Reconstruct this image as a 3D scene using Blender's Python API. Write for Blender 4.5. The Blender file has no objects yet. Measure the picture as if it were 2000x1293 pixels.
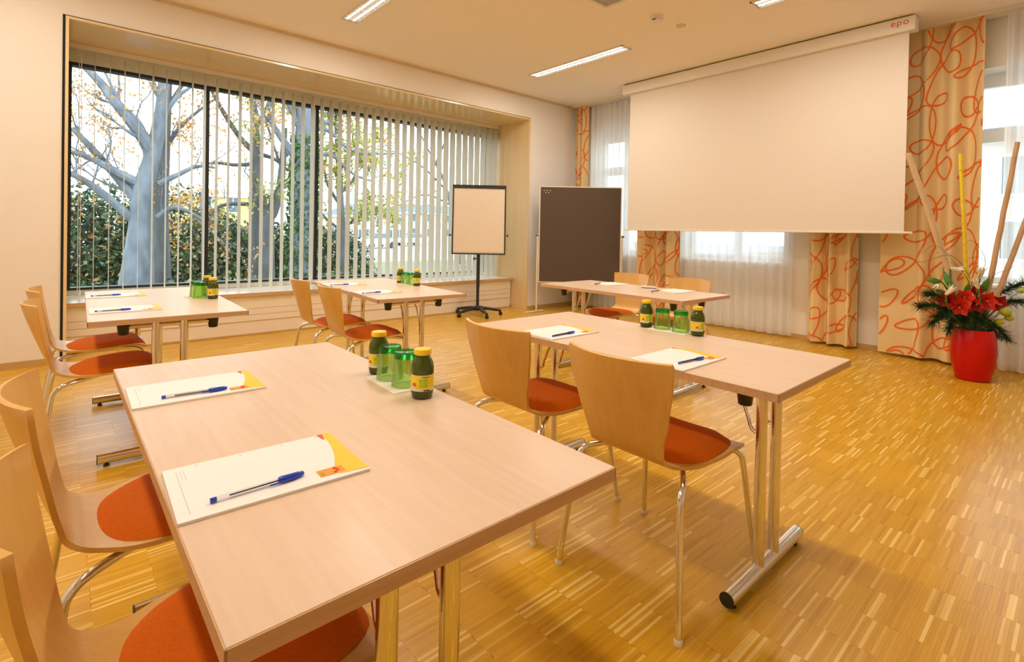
import bpy, bmesh, math, random
import numpy as np
from mathutils import Vector, Matrix
random.seed(7)
rng = np.random.default_rng(7)
PI = math.pi
S = bpy.context.scene
COL = S.collection

# ------------------------------------------------------------------ camera
F_PX, CAM_Y = 1003.746, 466.6
YAW, TILT, ROLL = (math.radians(a) for a in (48.515, -0.666, 1.114))
CAM = Vector((0, 0, 1.174))
FWD = Vector((math.cos(YAW)*math.cos(TILT), math.sin(YAW)*math.cos(TILT), math.sin(TILT)))
_r = Vector((math.sin(YAW), -math.cos(YAW), 0)); _u = _r.cross(FWD)
RGT = _r*math.cos(ROLL) + _u*math.sin(ROLL)
UPV = -_r*math.sin(ROLL) + _u*math.cos(ROLL)
cd = bpy.data.cameras.new('camera'); cam = bpy.data.objects.new('camera', cd); COL.objects.link(cam)
cd.sensor_fit = 'HORIZONTAL'; cd.sensor_width = 36; cd.lens = 36*F_PX/2000
cd.shift_y = -(646.5-CAM_Y)/2000; cd.clip_start = .02; cd.clip_end = 500
m = Matrix.Identity(4)
for i in range(3): m[i][0], m[i][1], m[i][2], m[i][3] = RGT[i], UPV[i], -FWD[i], CAM[i]
cam.matrix_world = m; S.camera = cam
def ray(px, py): return FWD + RGT*((px-1000)/F_PX) - UPV*((py-CAM_Y)/F_PX)
def on(axis, px, py, v):
    d = ray(px, py); return CAM + d*((v-CAM[axis])/d[axis])
def at_depth(px, py, z): return CAM + ray(px, py)*z
def project(p):
    d = Vector(p)-CAM; z = d.dot(FWD)
    return 1000+F_PX*d.dot(RGT)/z, CAM_Y-F_PX*d.dot(UPV)/z, z

# ------------------------------------------------------------------ world, exposure, light
S.view_settings.view_transform = 'Standard'; S.view_settings.look = 'None'
S.view_settings.exposure = 0.55; S.view_settings.gamma = 1.0; S.view_settings.use_curve_mapping = False
w = bpy.data.worlds.new('sky'); S.world = w; w.use_nodes = True
bgn = w.node_tree.nodes['Background']; bgn.inputs[0].default_value = (.86, .94, 1.0, 1); bgn.inputs[1].default_value = 3.5
S.cycles.max_bounces = 10; S.cycles.diffuse_bounces = 5; S.cycles.transparent_max_bounces = 24
S.cycles.sample_clamp_indirect = 6; S.cycles.caustics_reflective = False; S.cycles.caustics_refractive = False
S.cycles.use_denoising = True
LAMP_COLOR = (1.0, .86, .70); LAMP_POWER = 21
def portal(name, loc, sx, sy, rot):
    l = bpy.data.lights.new(name, 'AREA'); l.shape = 'RECTANGLE'; l.size = sx; l.size_y = sy
    l.cycles.is_portal = True
    o = bpy.data.objects.new(name, l); o.location = loc; o.rotation_euler = rot; COL.objects.link(o)
portal('window_portal', (2.72, 6.9, 1.65), 5.3, 2.3, (-PI/2, 0, 0))
portal('window_portal', (6.95, 3.1, 1.9), 1.4, 1.9, (0, PI/2, 0))
portal('window_portal', (6.95, 0.0, 1.9), 1.5, 1.9, (0, PI/2, 0))

# ------------------------------------------------------------------ materials
def nodes(mat): return mat.node_tree.nodes, mat.node_tree.links
MATS = {}
def mat(name, c, rough=.5, metal=0., var=.05, scale=18., bump=0., coat=0., sheen=0., trans=0., stretch=(1, 1, 1), spec=.5, c2=None, sss=0.):
    if name in MATS: return MATS[name]
    M = bpy.data.materials.new(name); M.use_nodes = True; MATS[name] = M
    N, L = nodes(M); b = N['Principled BSDF']
    tc = N.new('ShaderNodeTexCoord'); mp = N.new('ShaderNodeMapping'); mp.inputs['Scale'].default_value = stretch
    no = N.new('ShaderNodeTexNoise'); no.inputs['Scale'].default_value = scale; no.inputs['Detail'].default_value = 4
    rp = N.new('ShaderNodeValToRGB')
    lo = c2 if c2 else tuple(max(0, x*(1-var)) for x in c); hi = c if c2 else tuple(min(1, x*(1+var)) for x in c)
    rp.color_ramp.elements[0].position = .3; rp.color_ramp.elements[1].position = .7
    rp.color_ramp.elements[0].color = (*lo, 1); rp.color_ramp.elements[1].color = (*hi, 1)
    L.new(tc.outputs['Object'], mp.inputs[0]); L.new(mp.outputs[0], no.inputs['Vector']); L.new(no.outputs['Fac'], rp.inputs[0])
    L.new(rp.outputs[0], b.inputs['Base Color'])
    b.inputs['Roughness'].default_value = rough; b.inputs['Metallic'].default_value = metal
    b.inputs['Coat Weight'].default_value = coat; b.inputs['Sheen Weight'].default_value = sheen
    b.inputs['Specular IOR Level'].default_value = spec; b.inputs['Transmission Weight'].default_value = trans
    b.inputs['Coat Roughness'].default_value = .12
    if bump:
        bp = N.new('ShaderNodeBump'); bp.inputs['Strength'].default_value = bump; bp.inputs['Distance'].default_value = .003
        L.new(no.outputs['Fac'], bp.inputs['Height']); L.new(bp.outputs[0], b.inputs['Normal'])
    return M
def island(name, cols, rough=.6, spec=.4, transl=0.):
    """colour picked per separate piece of the mesh"""
    M = bpy.data.materials.new(name); M.use_nodes = True; MATS[name] = M; N, L = nodes(M); b = N['Principled BSDF']
    g = N.new('ShaderNodeNewGeometry'); oi = N.new('ShaderNodeObjectInfo')
    ad = N.new('ShaderNodeMath'); ad.operation = 'ADD'; fr = N.new('ShaderNodeMath'); fr.operation = 'FRACT'
    L.new(g.outputs['Random Per Island'], ad.inputs[0]); L.new(oi.outputs['Random'], ad.inputs[1]); L.new(ad.outputs[0], fr.inputs[0])
    rp = N.new('ShaderNodeValToRGB'); cr = rp.color_ramp
    while len(cr.elements) < len(cols): cr.elements.new(.5)
    for e, (p, c) in zip(cr.elements, cols): e.position = p; e.color = (*c, 1)
    L.new(fr.outputs[0], rp.inputs[0]); L.new(rp.outputs[0], b.inputs['Base Color'])
    b.inputs['Roughness'].default_value = rough; b.inputs['Specular IOR Level'].default_value = spec
    if transl:
        t = N.new('ShaderNodeBsdfTranslucent'); mx = N.new('ShaderNodeMixShader'); mx.inputs[0].default_value = transl
        L.new(rp.outputs[0], t.inputs[0]); L.new(b.outputs[0], mx.inputs[1]); L.new(t.outputs[0], mx.inputs[2])
        L.new(mx.outputs[0], N['Material Output'].inputs[0])
    return M, rp, b
def see_through(name, tint, refl=1.0, rough=0.0, body=0., bodyc=(1, 1, 1)):
    """thin clear sheet: lets light straight through, mirrors by angle"""
    M = bpy.data.materials.new(name); M.use_nodes = True; MATS[name] = M; N, L = nodes(M); N.remove(N['Principled BSDF'])
    t = N.new('ShaderNodeBsdfTransparent'); t.inputs[0].default_value = (*tint, 1)
    g = N.new('ShaderNodeBsdfGlossy'); g.inputs['Roughness'].default_value = rough
    fr = N.new('ShaderNodeFresnel'); fr.inputs[0].default_value = 1.45
    mu = N.new('ShaderNodeMath'); mu.operation = 'MULTIPLY'; mu.inputs[1].default_value = refl; L.new(fr.outputs[0], mu.inputs[0])
    mx = N.new('ShaderNodeMixShader'); L.new(mu.outputs[0], mx.inputs[0]); L.new(t.outputs[0], mx.inputs[1]); L.new(g.outputs[0], mx.inputs[2])
    out = mx
    if body:
        d = N.new('ShaderNodeBsdfDiffuse'); d.inputs[0].default_value = (*bodyc, 1)
        tr = N.new('ShaderNodeBsdfTranslucent'); tr.inputs[0].default_value = (*bodyc, 1)
        m1 = N.new('ShaderNodeMixShader'); m1.inputs[0].default_value = .5; L.new(d.outputs[0], m1.inputs[1]); L.new(tr.outputs[0], m1.inputs[2])
        m2 = N.new('ShaderNodeMixShader'); m2.inputs[0].default_value = body; L.new(mx.outputs[0], m2.inputs[1]); L.new(m1.outputs[0], m2.inputs[2]); out = m2
    L.new(out.outputs[0], N['Material Output'].inputs[0]); return M
def emit(name, c, s):
    M = bpy.data.materials.new(name); M.use_nodes = True; N, L = nodes(M); b = N['Principled BSDF']
    b.inputs['Emission Color'].default_value = (*c, 1); b.inputs['Emission Strength'].default_value = s; MATS[name] = M; return M
def wood(name, c1, c2, axis='y', rough=.35, coat=.2, sc=1.0):
    M = bpy.data.materials.new(name); M.use_nodes = True; MATS[name] = M; N, L = nodes(M); b = N['Principled BSDF']
    tc = N.new('ShaderNodeTexCoord'); mp = N.new('ShaderNodeMapping')
    st = {'x': (3, 60, 60), 'y': (60, 3, 60), 'z': (60, 60, 3)}[axis]; mp.inputs['Scale'].default_value = tuple(a*sc for a in st)
    n1 = N.new('ShaderNodeTexNoise'); n1.inputs['Scale'].default_value = 1; n1.inputs['Detail'].default_value = 5; n1.inputs['Distortion'].default_value = .6
    st2 = {'x': (.8, 5, 5), 'y': (5, .8, 5), 'z': (5, 5, .8)}[axis]
    mp2 = N.new('ShaderNodeMapping'); mp2.inputs['Scale'].default_value = st2
    n2 = N.new('ShaderNodeTexNoise'); n2.inputs['Scale'].default_value = 1.2; n2.inputs['Detail'].default_value = 3
    ad = N.new('ShaderNodeMath'); ad.operation = 'MULTIPLY_ADD'; ad.inputs[1].default_value = .6
    sb = N.new('ShaderNodeMath'); sb.operation = 'MULTIPLY'; sb.inputs[1].default_value = .4
    rp = N.new('ShaderNodeValToRGB'); rp.color_ramp.elements[0].position = .34; rp.color_ramp.elements[1].position = .66
    rp.color_ramp.elements[0].color = (*c2, 1); rp.color_ramp.elements[1].color = (*c1, 1)
    L.new(tc.outputs['Object'], mp.inputs[0]); L.new(tc.outputs['Object'], mp2.inputs[0])
    L.new(mp.outputs[0], n1.inputs['Vector']); L.new(mp2.outputs[0], n2.inputs['Vector'])
    L.new(n2.outputs['Fac'], sb.inputs[0]); L.new(n1.outputs['Fac'], ad.inputs[0]); L.new(sb.outputs[0], ad.inputs[2])
    L.new(ad.outputs[0], rp.inputs[0]); L.new(rp.outputs[0], b.inputs['Base Color'])
    b.inputs['Roughness'].default_value = rough; b.inputs['Coat Weight'].default_value = coat; b.inputs['Coat Roughness'].default_value = .15
    return M

m_wall = mat('wall_paint', (.85, .81, .755), .85, var=.015, scale=3)
m_wallwarm = m_wall
m_white = mat('white_lacquer', (.82, .80, .76), .4, var=.01)
m_plastic = mat('white_plastic', (.80, .78, .74), .35, var=.01)
m_black = mat('black_plastic', (.018, .016, .015), .38, var=.2)
m_dark = mat('dark_metal', (.03, .032, .035), .4, metal=.3, var=.1)
m_blackjoint = mat('shadow_joint', (.012, .014, .01), .9)
m_chrome = mat('chrome', (.80, .79, .77), .09, metal=1., var=.01)
m_table = wood('beech_laminate', (.74, .575, .44), (.67, .50, .37), 'y', .42, .08)
m_edge = wood('beech_edge', (.66, .43, .25), (.55, .34, .18), 'x', .4, .1)
m_ply = wood('beech_plywood', (.77, .47, .13), (.69, .40, .10), 'z', .36, .2, .7)
m_frame = wood('birch_panel', (.84, .66, .38), (.78, .60, .32), 'z', .35, .25, .5)
m_soffit = wood('birch_soffit', (.84, .66, .38), (.78, .60, .32), 'x', .22, .4, .5)
m_seat = mat('orange_fabric', (.64, .135, .002), .85, var=.10, scale=240, bump=.25, spec=.2)
m_screen = mat('screen_fabric', (.77, .71, .64), .7, var=.006)
m_paper = mat('paper', (.86, .86, .88), .6, var=.01)
m_flip = mat('flip_paper', (.80, .72, .62), .3, var=.015, coat=.3)
m_yellow = mat('print_yellow', (.95, .58, .005), .5, var=.03)
m_red = mat('print_red', (.75, .08, .02), .5)
m_orange = mat('print_orange', (.86, .30, .01), .5, var=.15, scale=300)
m_greyprint = mat('print_grey', (.62, .62, .64), .6)
m_blue = mat('pen_blue', (.012, .06, .62), .25, var=.03, coat=.3)
m_ink = mat('pen_ink', (.02, .03, .12), .4)
m_penclear = see_through('pen_clear', (.93, .93, .95), 1.2)
m_pin = mat('pinboard_felt', (.105, .075, .057), .92, var=.10, scale=500, bump=.2)
m_alu = mat('ivory_frame', (.80, .74, .62), .4, var=.02)
m_juice = mat('green_juice_bottle', (.055, .085, .002), .06, var=.35, scale=30)
m_glassg = see_through('green_tumbler', (.90, .985, .76), .55, .0, .10, (.50, .85, .25))
m_glassb = see_through('green_tumbler_base', (.22, .76, .26), .8, .0, .10, (.05, .5, .08))
m_cap = mat('yellow_cap', (.93, .62, .01), .4, var=.04)
m_label = mat('yellow_label', (.90, .70, .02), .45, var=.10, scale=60)
m_labelw = mat('label_white', (.80, .80, .76), .5)
m_labelg = mat('label_green', (.45, .62, .02), .5, var=.15, scale=90)
m_vase = mat('red_glaze', (.60, .004, .001), .25, var=.08, scale=5, spec=.3)
m_curt = mat('beige_curtain', (.82, .63, .33), .85, var=.04, scale=400)
m_loop = mat('orange_print', (.84, .17, .008), .8, var=.05)
m_sheer = see_through('sheer_voile', (1, 1, 1), 0, .6, .74, (.95, .97, 1.0))
m_pane = see_through('window_pane', (.95, .98, .97), .55)
m_slat = mat('blind_slat', (.84, .81, .72), .75, var=.02)
N, L = nodes(m_slat); _t = N.new('ShaderNodeBsdfTranslucent'); _t.inputs[0].default_value = (.84, .81, .72, 1); _m = N.new('ShaderNodeMixShader'); _m.inputs[0].default_value = .3
L.new(N['Principled BSDF'].outputs[0], _m.inputs[1]); L.new(_t.outputs[0], _m.inputs[2]); L.new(_m.outputs[0], N['Material Output'].inputs[0])
m_grey = mat('grey_grille', (.42, .40, .36), .6, var=.1)
m_lampglow = emit('lamp_tube', (1.0, .95, .88), 5)
m_reflector = mat('reflector', (.9, .9, .88), .2, metal=.3)

# ------------------------------------------------------------------ mesh helpers
class MB:
    def __init__(s): s.v = []; s.f = []
    def add(s, vs, fs, M=None):
        o = len(s.v); s.v += [tuple(M @ Vector(p)) if M else tuple(p) for p in vs]; s.f += [tuple(i+o for i in f) for f in fs]; return s
    def box(s, x0, x1, y0, y1, z0, z1, M=None):
        vs = [(x, y, z) for z in (z0, z1) for y in (y0, y1) for x in (x0, x1)]
        return s.add(vs, [(0, 2, 3, 1), (4, 5, 7, 6), (0, 1, 5, 4), (2, 6, 7, 3), (0, 4, 6, 2), (1, 3, 7, 5)], M)
    def lathe(s, prof, n=24, c=(0, 0, 0), M=None, cap0=True, cap1=True):
        vs = []; fs = []
        for r, z in prof:
            for k in range(n): a = 2*PI*k/n; vs.append((c[0]+r*math.cos(a), c[1]+r*math.sin(a), c[2]+z))
        for i in range(len(prof)-1):
            for k in range(n):
                k2 = (k+1) % n; fs.append((i*n+k, i*n+k2, (i+1)*n+k2, (i+1)*n+k))
        if cap0: fs.append(tuple(range(n-1, -1, -1)))
        if cap1: fs.append(tuple((len(prof)-1)*n+k for k in range(n)))
        return s.add(vs, fs, M)
    def tube(s, pts, r, n=10, M=None, caps=True):
        pts = [Vector(p) for p in pts]; N = len(pts); rs = r if isinstance(r, (list, tuple)) else [r]*N
        vs = []; fs = []; ref = None
        for i, p in enumerate(pts):
            t = (pts[min(i+1, N-1)]-pts[max(i-1, 0)]).normalized()
            if ref is None: ref = Vector((0, 0, 1)) if abs(t.z) < .9 else Vector((1, 0, 0))
            a = (ref - t*ref.dot(t)).normalized(); ref = a; b = t.cross(a)
            for k in range(n): th = 2*PI*k/n; vs.append(p+(a*math.cos(th)+b*math.sin(th))*rs[i])
        for i in range(N-1):
            for k in range(n): k2 = (k+1) % n; fs.append((i*n+k, i*n+k2, (i+1)*n+k2, (i+1)*n+k))
        if caps: fs.append(tuple(range(n-1, -1, -1))); fs.append(tuple((N-1)*n+k for k in range(n)))
        return s.add(vs, fs, M)
    def grid(s, nu, nv, fn, M=None):
        vs = [fn(i/nu, j/nv) for j in range(nv+1) for i in range(nu+1)]
        fs = [(j*(nu+1)+i, j*(nu+1)+i+1, (j+1)*(nu+1)+i+1, (j+1)*(nu+1)+i) for j in range(nv) for i in range(nu)]
        return s.add(vs, fs, M)
    def poly(s, pts, z0, z1):
        n = len(pts); vs = [(x, y, z0) for x, y in pts]+[(x, y, z1) for x, y in pts]
        return s.add(vs, [tuple(range(n-1, -1, -1)), tuple(range(n, 2*n))]+[(i, (i+1) % n, n+(i+1) % n, n+i) for i in range(n)])
    def build(s, name, material, parent=None, smooth=False, bevel=0, loc=None, seg=2):
        me = bpy.data.meshes.new(name); me.from_pydata(s.v, [], s.f)
        if bevel:
            bm = bmesh.new(); bm.from_mesh(me); bmesh.ops.bevel(bm, geom=[e for e in bm.edges if e.calc_face_angle(0) > .5], offset=bevel, segments=seg, affect='EDGES', profile=.5); bm.to_mesh(me); bm.free()
        me.validate(); me.materials.append(material)
        if smooth:
            me.shade_smooth()
            try: me.set_sharp_from_angle(angle=math.radians(42))
            except Exception: pass
        o = bpy.data.objects.new(name, me); COL.objects.link(o)
        if parent: o.parent = parent
        if loc: o.location = loc
        return o
def spline(pts, n=8):
    P = [Vector(p) for p in pts]; out = []
    for i in range(len(P)-1):
        a, b, c, d = P[max(i-1, 0)], P[i], P[i+1], P[min(i+2, len(P)-1)]
        for k in range(n):
            t = k/n; out.append(.5*((2*b)+(c-a)*t+(2*a-5*b+4*c-d)*t*t+(3*b-a-3*c+d)*t**3))
    return out+[P[-1]]
def tag(o, label, cat, group=None):
    o['label'] = label; o['category'] = cat
    if group: o['group'] = group
    return o
def struct(o, label=None, cat=None):
    o['kind'] = 'structure'
    if label: o['label'] = label
    if cat: o['category'] = cat
    return o
def thing(name, label, cat, loc=(0, 0, 0), rz=0., group=None):
    o = bpy.data.objects.new(name, None); COL.objects.link(o); o.location = loc; o.rotation_euler = (0, 0, rz); o.empty_display_size = .1
    return tag(o, label, cat, group)
def copy_tree(o, parent=None):
    c = o.copy(); COL.objects.link(c); c.parent = parent
    for ch in list(o.children): copy_tree(ch, c)
    return c
def B(*a): return MB().box(*a)

# ------------------------------------------------------------------ room shell
YW, XS, ZC = 5.748, 6.51, 3.27            # window wall, screen wall, ceiling
XL, XR, ZT, YB = .06, 5.388, 2.902, 6.70  # window recess
X0, Y0 = -1.7, -2.3
YF = 6.08                                  # radiator front
floor = struct(B(X0, XS+.1, Y0, YF+.05, -.12, -.004).build('floor', mat('floor_base', (.40, .21, .05), .4, var=.1)), 'golden oak mosaic parquet floor of narrow parallel strips', 'floor')
m_strip, rp_s, b_s = island('oak_strip', [(0., (.58, .300, .012)), (.25, (.65, .350, .015)), (.5, (.69, .380, .018)), (.78, (.67, .365, .017)), (.88, (.76, .47, .06)), (1., (.90, .66, .21))], .31, .36)
b_s.inputs['Coat Weight'].default_value = .14; b_s.inputs['Coat Roughness'].default_value = .2
def grain(M, rp, b):
    N, L = nodes(M); g = N.new('ShaderNodeNewGeometry'); mp = N.new('ShaderNodeMapping'); mp.inputs['Scale'].default_value = (14, 420, 1)
    n = N.new('ShaderNodeTexNoise'); n.inputs['Scale'].default_value = 1; n.inputs['Detail'].default_value = 3
    hs = N.new('ShaderNodeHueSaturation'); ml = N.new('ShaderNodeMapRange'); ml.inputs[3].default_value = .86; ml.inputs[4].default_value = 1.12
    L.new(g.outputs['Position'], mp.inputs[0]); L.new(mp.outputs[0], n.inputs['Vector']); L.new(n.outputs['Fac'], ml.inputs[0])
    L.new(ml.outputs[0], hs.inputs['Value']); L.new(rp.outputs[0], hs.inputs['Color']); L.new(hs.outputs[0], b.inputs['Base Color'])
grain(m_strip, rp_s, b_s)
# parquet strips
PL, PW = .165, .0102
cells = []
x = 1.9-PL*22
while x < XS:
    off = random.random()*.004
    y = -1.4+off
    while y < YF:
        ww = PW*random.choice((.85, 1, 1, 1.1))
        j = random.gauss(0, .0005)
        if x+PL > X0: cells.append((max(x+j, X0), min(x+PL+j-.0002, XS), y, min(y+ww-.0002, YF), random.random()*.00006))
        y += ww
    x += PL
vis = []
for i, (a, b, c, d, e) in enumerate(cells):
    dx, dy = (a+b)/2, (c+d)/2
    z = dx*FWD.x+dy*FWD.y
    if z < .6 or z > 2.6: continue
    px, py, zz = project((dx, dy, 0))
    if 20 < px < 1980 and 20 < py < 1285 and dx > .8 and not (1.25 < dx < 2.3 and .7 < dy < 2.0): vis.append((zz, i))
vis.sort(); near = set(i for _, i in vis[:300])
def strip_box(a, b, c, d, z): return [(a, c, -.006), (b, c, -.006), (b, d, -.006), (a, d, -.006), (a, c, z), (b, c, z), (b, d, z), (a, d, z)]
QF = np.array([(4, 5, 6, 7), (0, 1, 5, 4), (1, 2, 6, 5), (2, 3, 7, 6), (3, 0, 4, 7)])
far = [cells[i] for i in range(len(cells)) if i not in near]
V = np.array([strip_box(*c) for c in far]).reshape(-1, 3)
Fq = (QF[None]+8*np.arange(len(far))[:, None, None]).reshape(-1, 4)
me = bpy.data.meshes.new('parquet_strip_field'); me.vertices.add(len(V)); me.vertices.foreach_set('co', V.astype(np.float32).ravel())
me.loops.add(Fq.size); me.loops.foreach_set('vertex_index', Fq.astype(np.int32).ravel())
me.polygons.add(len(Fq)); me.polygons.foreach_set('loop_start', (np.arange(len(Fq))*4).astype(np.int32))
me.update(); me.validate(); me.shade_flat(); me.materials.append(m_strip)
o = bpy.data.objects.new('parquet_strip_field', me); COL.objects.link(o); o.parent = floor; o['kind'] = 'stuff'
smesh = {}
for i in sorted(near):
    a, b, c, d, e = cells[i]; wk = round(d-c, 4)
    if wk not in smesh:
        smesh[wk] = MB().add(strip_box(0, PL-.0002, 0, d-c, 0), [tuple(q) for q in QF.tolist()]).build('parquet_strip', m_strip, floor)
        q = smesh[wk]
    else:
        q = smesh[wk].copy(); COL.objects.link(q); q.parent = floor
    q.location = (a, c, e)

# ceiling: perforated plaster board
m_ceil = bpy.data.materials.new('perforated_ceiling'); m_ceil.use_nodes = True; N, L = nodes(m_ceil); b = N['Principled BSDF']
tc = N.new('ShaderNodeTexCoord'); vo = N.new('ShaderNodeTexVoronoi'); vo.inputs['Scale'].default_value = 45; vo.inputs['Randomness'].default_value = 0
rp = N.new('ShaderNodeValToRGB'); rp.color_ramp.elements[0].position = .16; rp.color_ramp.elements[1].position = .22
rp.color_ramp.elements[0].color = (.70, .64, .56, 1); rp.color_ramp.elements[1].color = (.93, .89, .83, 1)
L.new(tc.outputs['Object'], vo.inputs['Vector']); L.new(vo.outputs['Distance'], rp.inputs[0]); L.new(rp.outputs[0], b.inputs['Base Color']); b.inputs['Roughness'].default_value = .9
struct(B(X0-.1, XS+.3, Y0-.1, YB+.2, ZC, ZC+.12).build('ceiling', m_ceil), 'pale warm ceiling with fine perforations', 'ceiling')
wl = MB().box(X0-.1, XL-.024, YW, YB, -.1, ZC).box(XR+.022, XS+.3, YW, YB, -.1, ZC).box(XL-.024, XR+.022, YW, YB, ZT+.022, ZC)
wl = struct(wl.build('wall_left', m_wall), 'cream painted wall around the wide window recess', 'wall')
B(XL-.024, XR+.022, YF+.06, YB, -.1, .05).build('recess_base', m_wall, wl)
# shadow gap cornice along the window wall ceiling joint
struct(B(X0, XS, YW-.018, YW, ZC-.03, ZC).build('trim_1', mat('cornice', (.72, .58, .40), .8)), 'thin warm cornice strip where window wall meets ceiling', 'trim')
# wooden recess lining
lin = MB().box(XL-.024, XR+.022, YW-.012, YB, ZT, ZT+.022)
lin = struct(B(XL, 2.86, YW-.012, YB, ZT, ZT+.022).build('trim_2', m_soffit, bevel=.001), 'birch soffit lining the top of the window recess', 'trim')
B(2.863, XR, YW-.012, YB, ZT, ZT+.022).build('soffit_board', m_soffit, lin, bevel=.001)
struct(B(XR, XR+.022, YW-.012, YB, 0, ZT+.022).build('trim_3', m_frame, bevel=.001), 'birch side lining of the window recess beside the flipchart', 'trim')
tl = struct(B(XL-.022, XL, YW-.012, YB, 0, ZT+.022).build('trim_4', m_frame, bevel=.001), 'birch side lining of the window recess with black joint', 'trim')
B(XL-.040, XL-.0225, YW-.006, YW+.05, 0, ZT+.03).build('black_joint', m_blackjoint, tl)
B(XL-.022, XR+.022, YW-.010, YW+.02, ZT+.0225, ZT+.029).build('black_joint', m_blackjoint, tl)
# baseboards
m_base = wood('oak_skirting', (.60, .40, .16), (.52, .33, .12), 'x', .4, .2)
struct(MB().box(X0, XL-.04, YW-.014, YW, 0, .055).box(XR+.022, XS, YW-.014, YW, 0, .055).build('baseboard_left', m_base), 'slim oak baseboard along the window wall', 'baseboard')

# screen wall with three window openings
OPEN = [(-.75, .80, .78, 2.80), (2.45, 3.80, .88, 2.80), (4.42, 5.42, .88, 2.80)]
wr = MB(); T = .34; ys = [Y0-.1]
for a, b2, z0, z1 in OPEN:
    wr.box(XS, XS+T, ys[-1], a, -.1, ZC); wr.box(XS, XS+T, a, b2, -.1, z0); wr.box(XS, XS+T, a, b2, z1, ZC); ys.append(b2)
wr.box(XS, XS+T, ys[-1], YW+.05, -.1, ZC)
struct(wr.build('wall_right', m_wall), 'pale wall behind the projection screen and curtains', 'wall')
struct(B(XS-.014, XS, Y0, YW-.014, 0, .055).build('baseboard_right', m_base), 'slim oak baseboard along the screen wall', 'baseboard')
struct(B(X0-.1, X0, Y0, YB, -.1, ZC).build('wall_back', m_wall), 'plain cream wall behind the rear row of tables', 'wall')
struct(B(X0-.1, XS+.1, Y0-.1, Y0, -.1, ZC).build('wall_front', m_wall), 'plain cream wall opposite the wide window', 'wall')
WL = ['white framed window behind the flowers and the open sheer', 'white framed window behind sheer below the projection screen', 'white framed window behind sheer beside the pinboard']
for k, (a, b2, z0, z1) in enumerate(OPEN):
    r = struct(thing('window_%d' % (k+2), WL[k], 'window', (XS+.25, a, z0)))
    h = z1-z0; wd = b2-a; q = MB(); t = .06
    q.box(0, .07, 0, t, 0, h).box(0, .07, wd-t, wd, 0, h).box(0, .07, t, wd-t, 0, t).box(0, .07, t, wd-t, h-.13, h)
    q.build('frame', m_white, r, bevel=.004)
    zt = h-.66
    B(0, .075, t, wd-t, zt, zt+.13).build('transom', m_white, r, bevel=.004)
    B(.005, .065, wd/2-.05, wd/2+.05, t, h-.13).build('mullion', m_white, r, bevel=.004)
    for y0, y1 in ((t, wd/2-.05), (wd/2+.05, wd-t)):
        B(.03, .036, y0, y1, t, zt).build('pane', m_pane, r); B(.03, .036, y0, y1, zt+.13, h-.13).build('pane', m_pane, r)
    B(-.28, 0, -.0, wd, -.03, -.001).build('sill', m_white, r)

# wide window
w1 = struct(thing('window_1', 'wide dark framed window of three panes behind vertical blinds', 'window', (0, YB, 0)))
fr = MB(); fr.box(XL, XR, -.02, .10, 2.775, ZT).box(XL, XR, .0, .10, .47, .52)
fr.build('head_panel', mat('frame_cream', (.86, .82, .70), .5), w1)
B(XL, XR, -.012, .10, 2.745, 2.775).build('frame', m_dark, w1); B(XL, XR, -.012, .10, .52, .545).build('frame', m_dark, w1)
for xx in (XL+.0, XR-.035): B(xx, xx+.035, -.01, .1, .545, 2.745).build('frame', m_dark, w1)
MX = [1.262, 2.503]
for xx in MX: B(xx-.022, xx+.022, -.03, .1, .545, 2.745).build('mullion', m_dark, w1, bevel=.002)
px = [XL+.035, MX[0]-.022, MX[0]+.022, MX[1]-.022, MX[1]+.022, XR-.035]
for i in range(0, 6, 2): B(px[i], px[i+1], .04, .05, .545, 2.745).build('pane', m_pane, w1)
sill = B(XL, XR-.012, YF-.03, YB, .43, .465).build('window_sill', mat('sill_white', (.86, .82, .76), .3, coat=.3, var=.01)); tag(sill, 'long white window sill with beech front edge over the radiator cover', 'window sill')
B(XL, XR-.012, YF-.034, YF-.030, .43, .466).build('front_edge', m_edge, sill)
rc = thing('radiator_cover', 'long cream radiator cover with horizontal grooves under the window', 'radiator cover', (0, YF, 0))
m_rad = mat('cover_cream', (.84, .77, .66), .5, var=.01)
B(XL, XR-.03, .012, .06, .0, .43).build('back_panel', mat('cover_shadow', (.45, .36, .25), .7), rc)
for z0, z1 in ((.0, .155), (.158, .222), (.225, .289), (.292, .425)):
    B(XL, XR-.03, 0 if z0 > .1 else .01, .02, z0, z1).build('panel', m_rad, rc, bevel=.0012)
B(XL, XR-.03, .004, .0095, 0, .018).build('skirting', m_base, rc)

# vertical blind
vb = thing('vertical_blind', 'cream vertical blind of many turned slats hung in the window recess', 'vertical blind', (0, 6.47, 0))
B(XL+.01, XR-.01, -.022, .022, ZT-.045, ZT-.001).build('headrail', m_white, vb, bevel=.002)
sl = MB(); sl.grid(6, 1, lambda u, v: ((u-.5)*.0+.004*math.sin(PI*u)-.002, (u-.5)*.127, .49+v*(ZT-.075-.49)))
sl.grid(6, 1, lambda u, v: ((.5-u)*.0+.004*math.sin(PI*u)-.0012, (.5-u)*.127, .49+v*(ZT-.075-.49)))
s0 = None
for k in range(46):
    xx = .146+.1172*k
    if xx > XR-.07: break
    if s0 is None: s = s0 = sl.build('slat', m_slat, vb, smooth=True); wq = B(-.004, .004, -.05, .05, .482, .494).build('weight', m_plastic, s)
    else: s = copy_tree(s0, vb)
    s.location = (xx, 0, 0); s.rotation_euler = (0, 0, -math.radians(1.8-.13*k+random.gauss(0, 1.4)))
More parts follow.
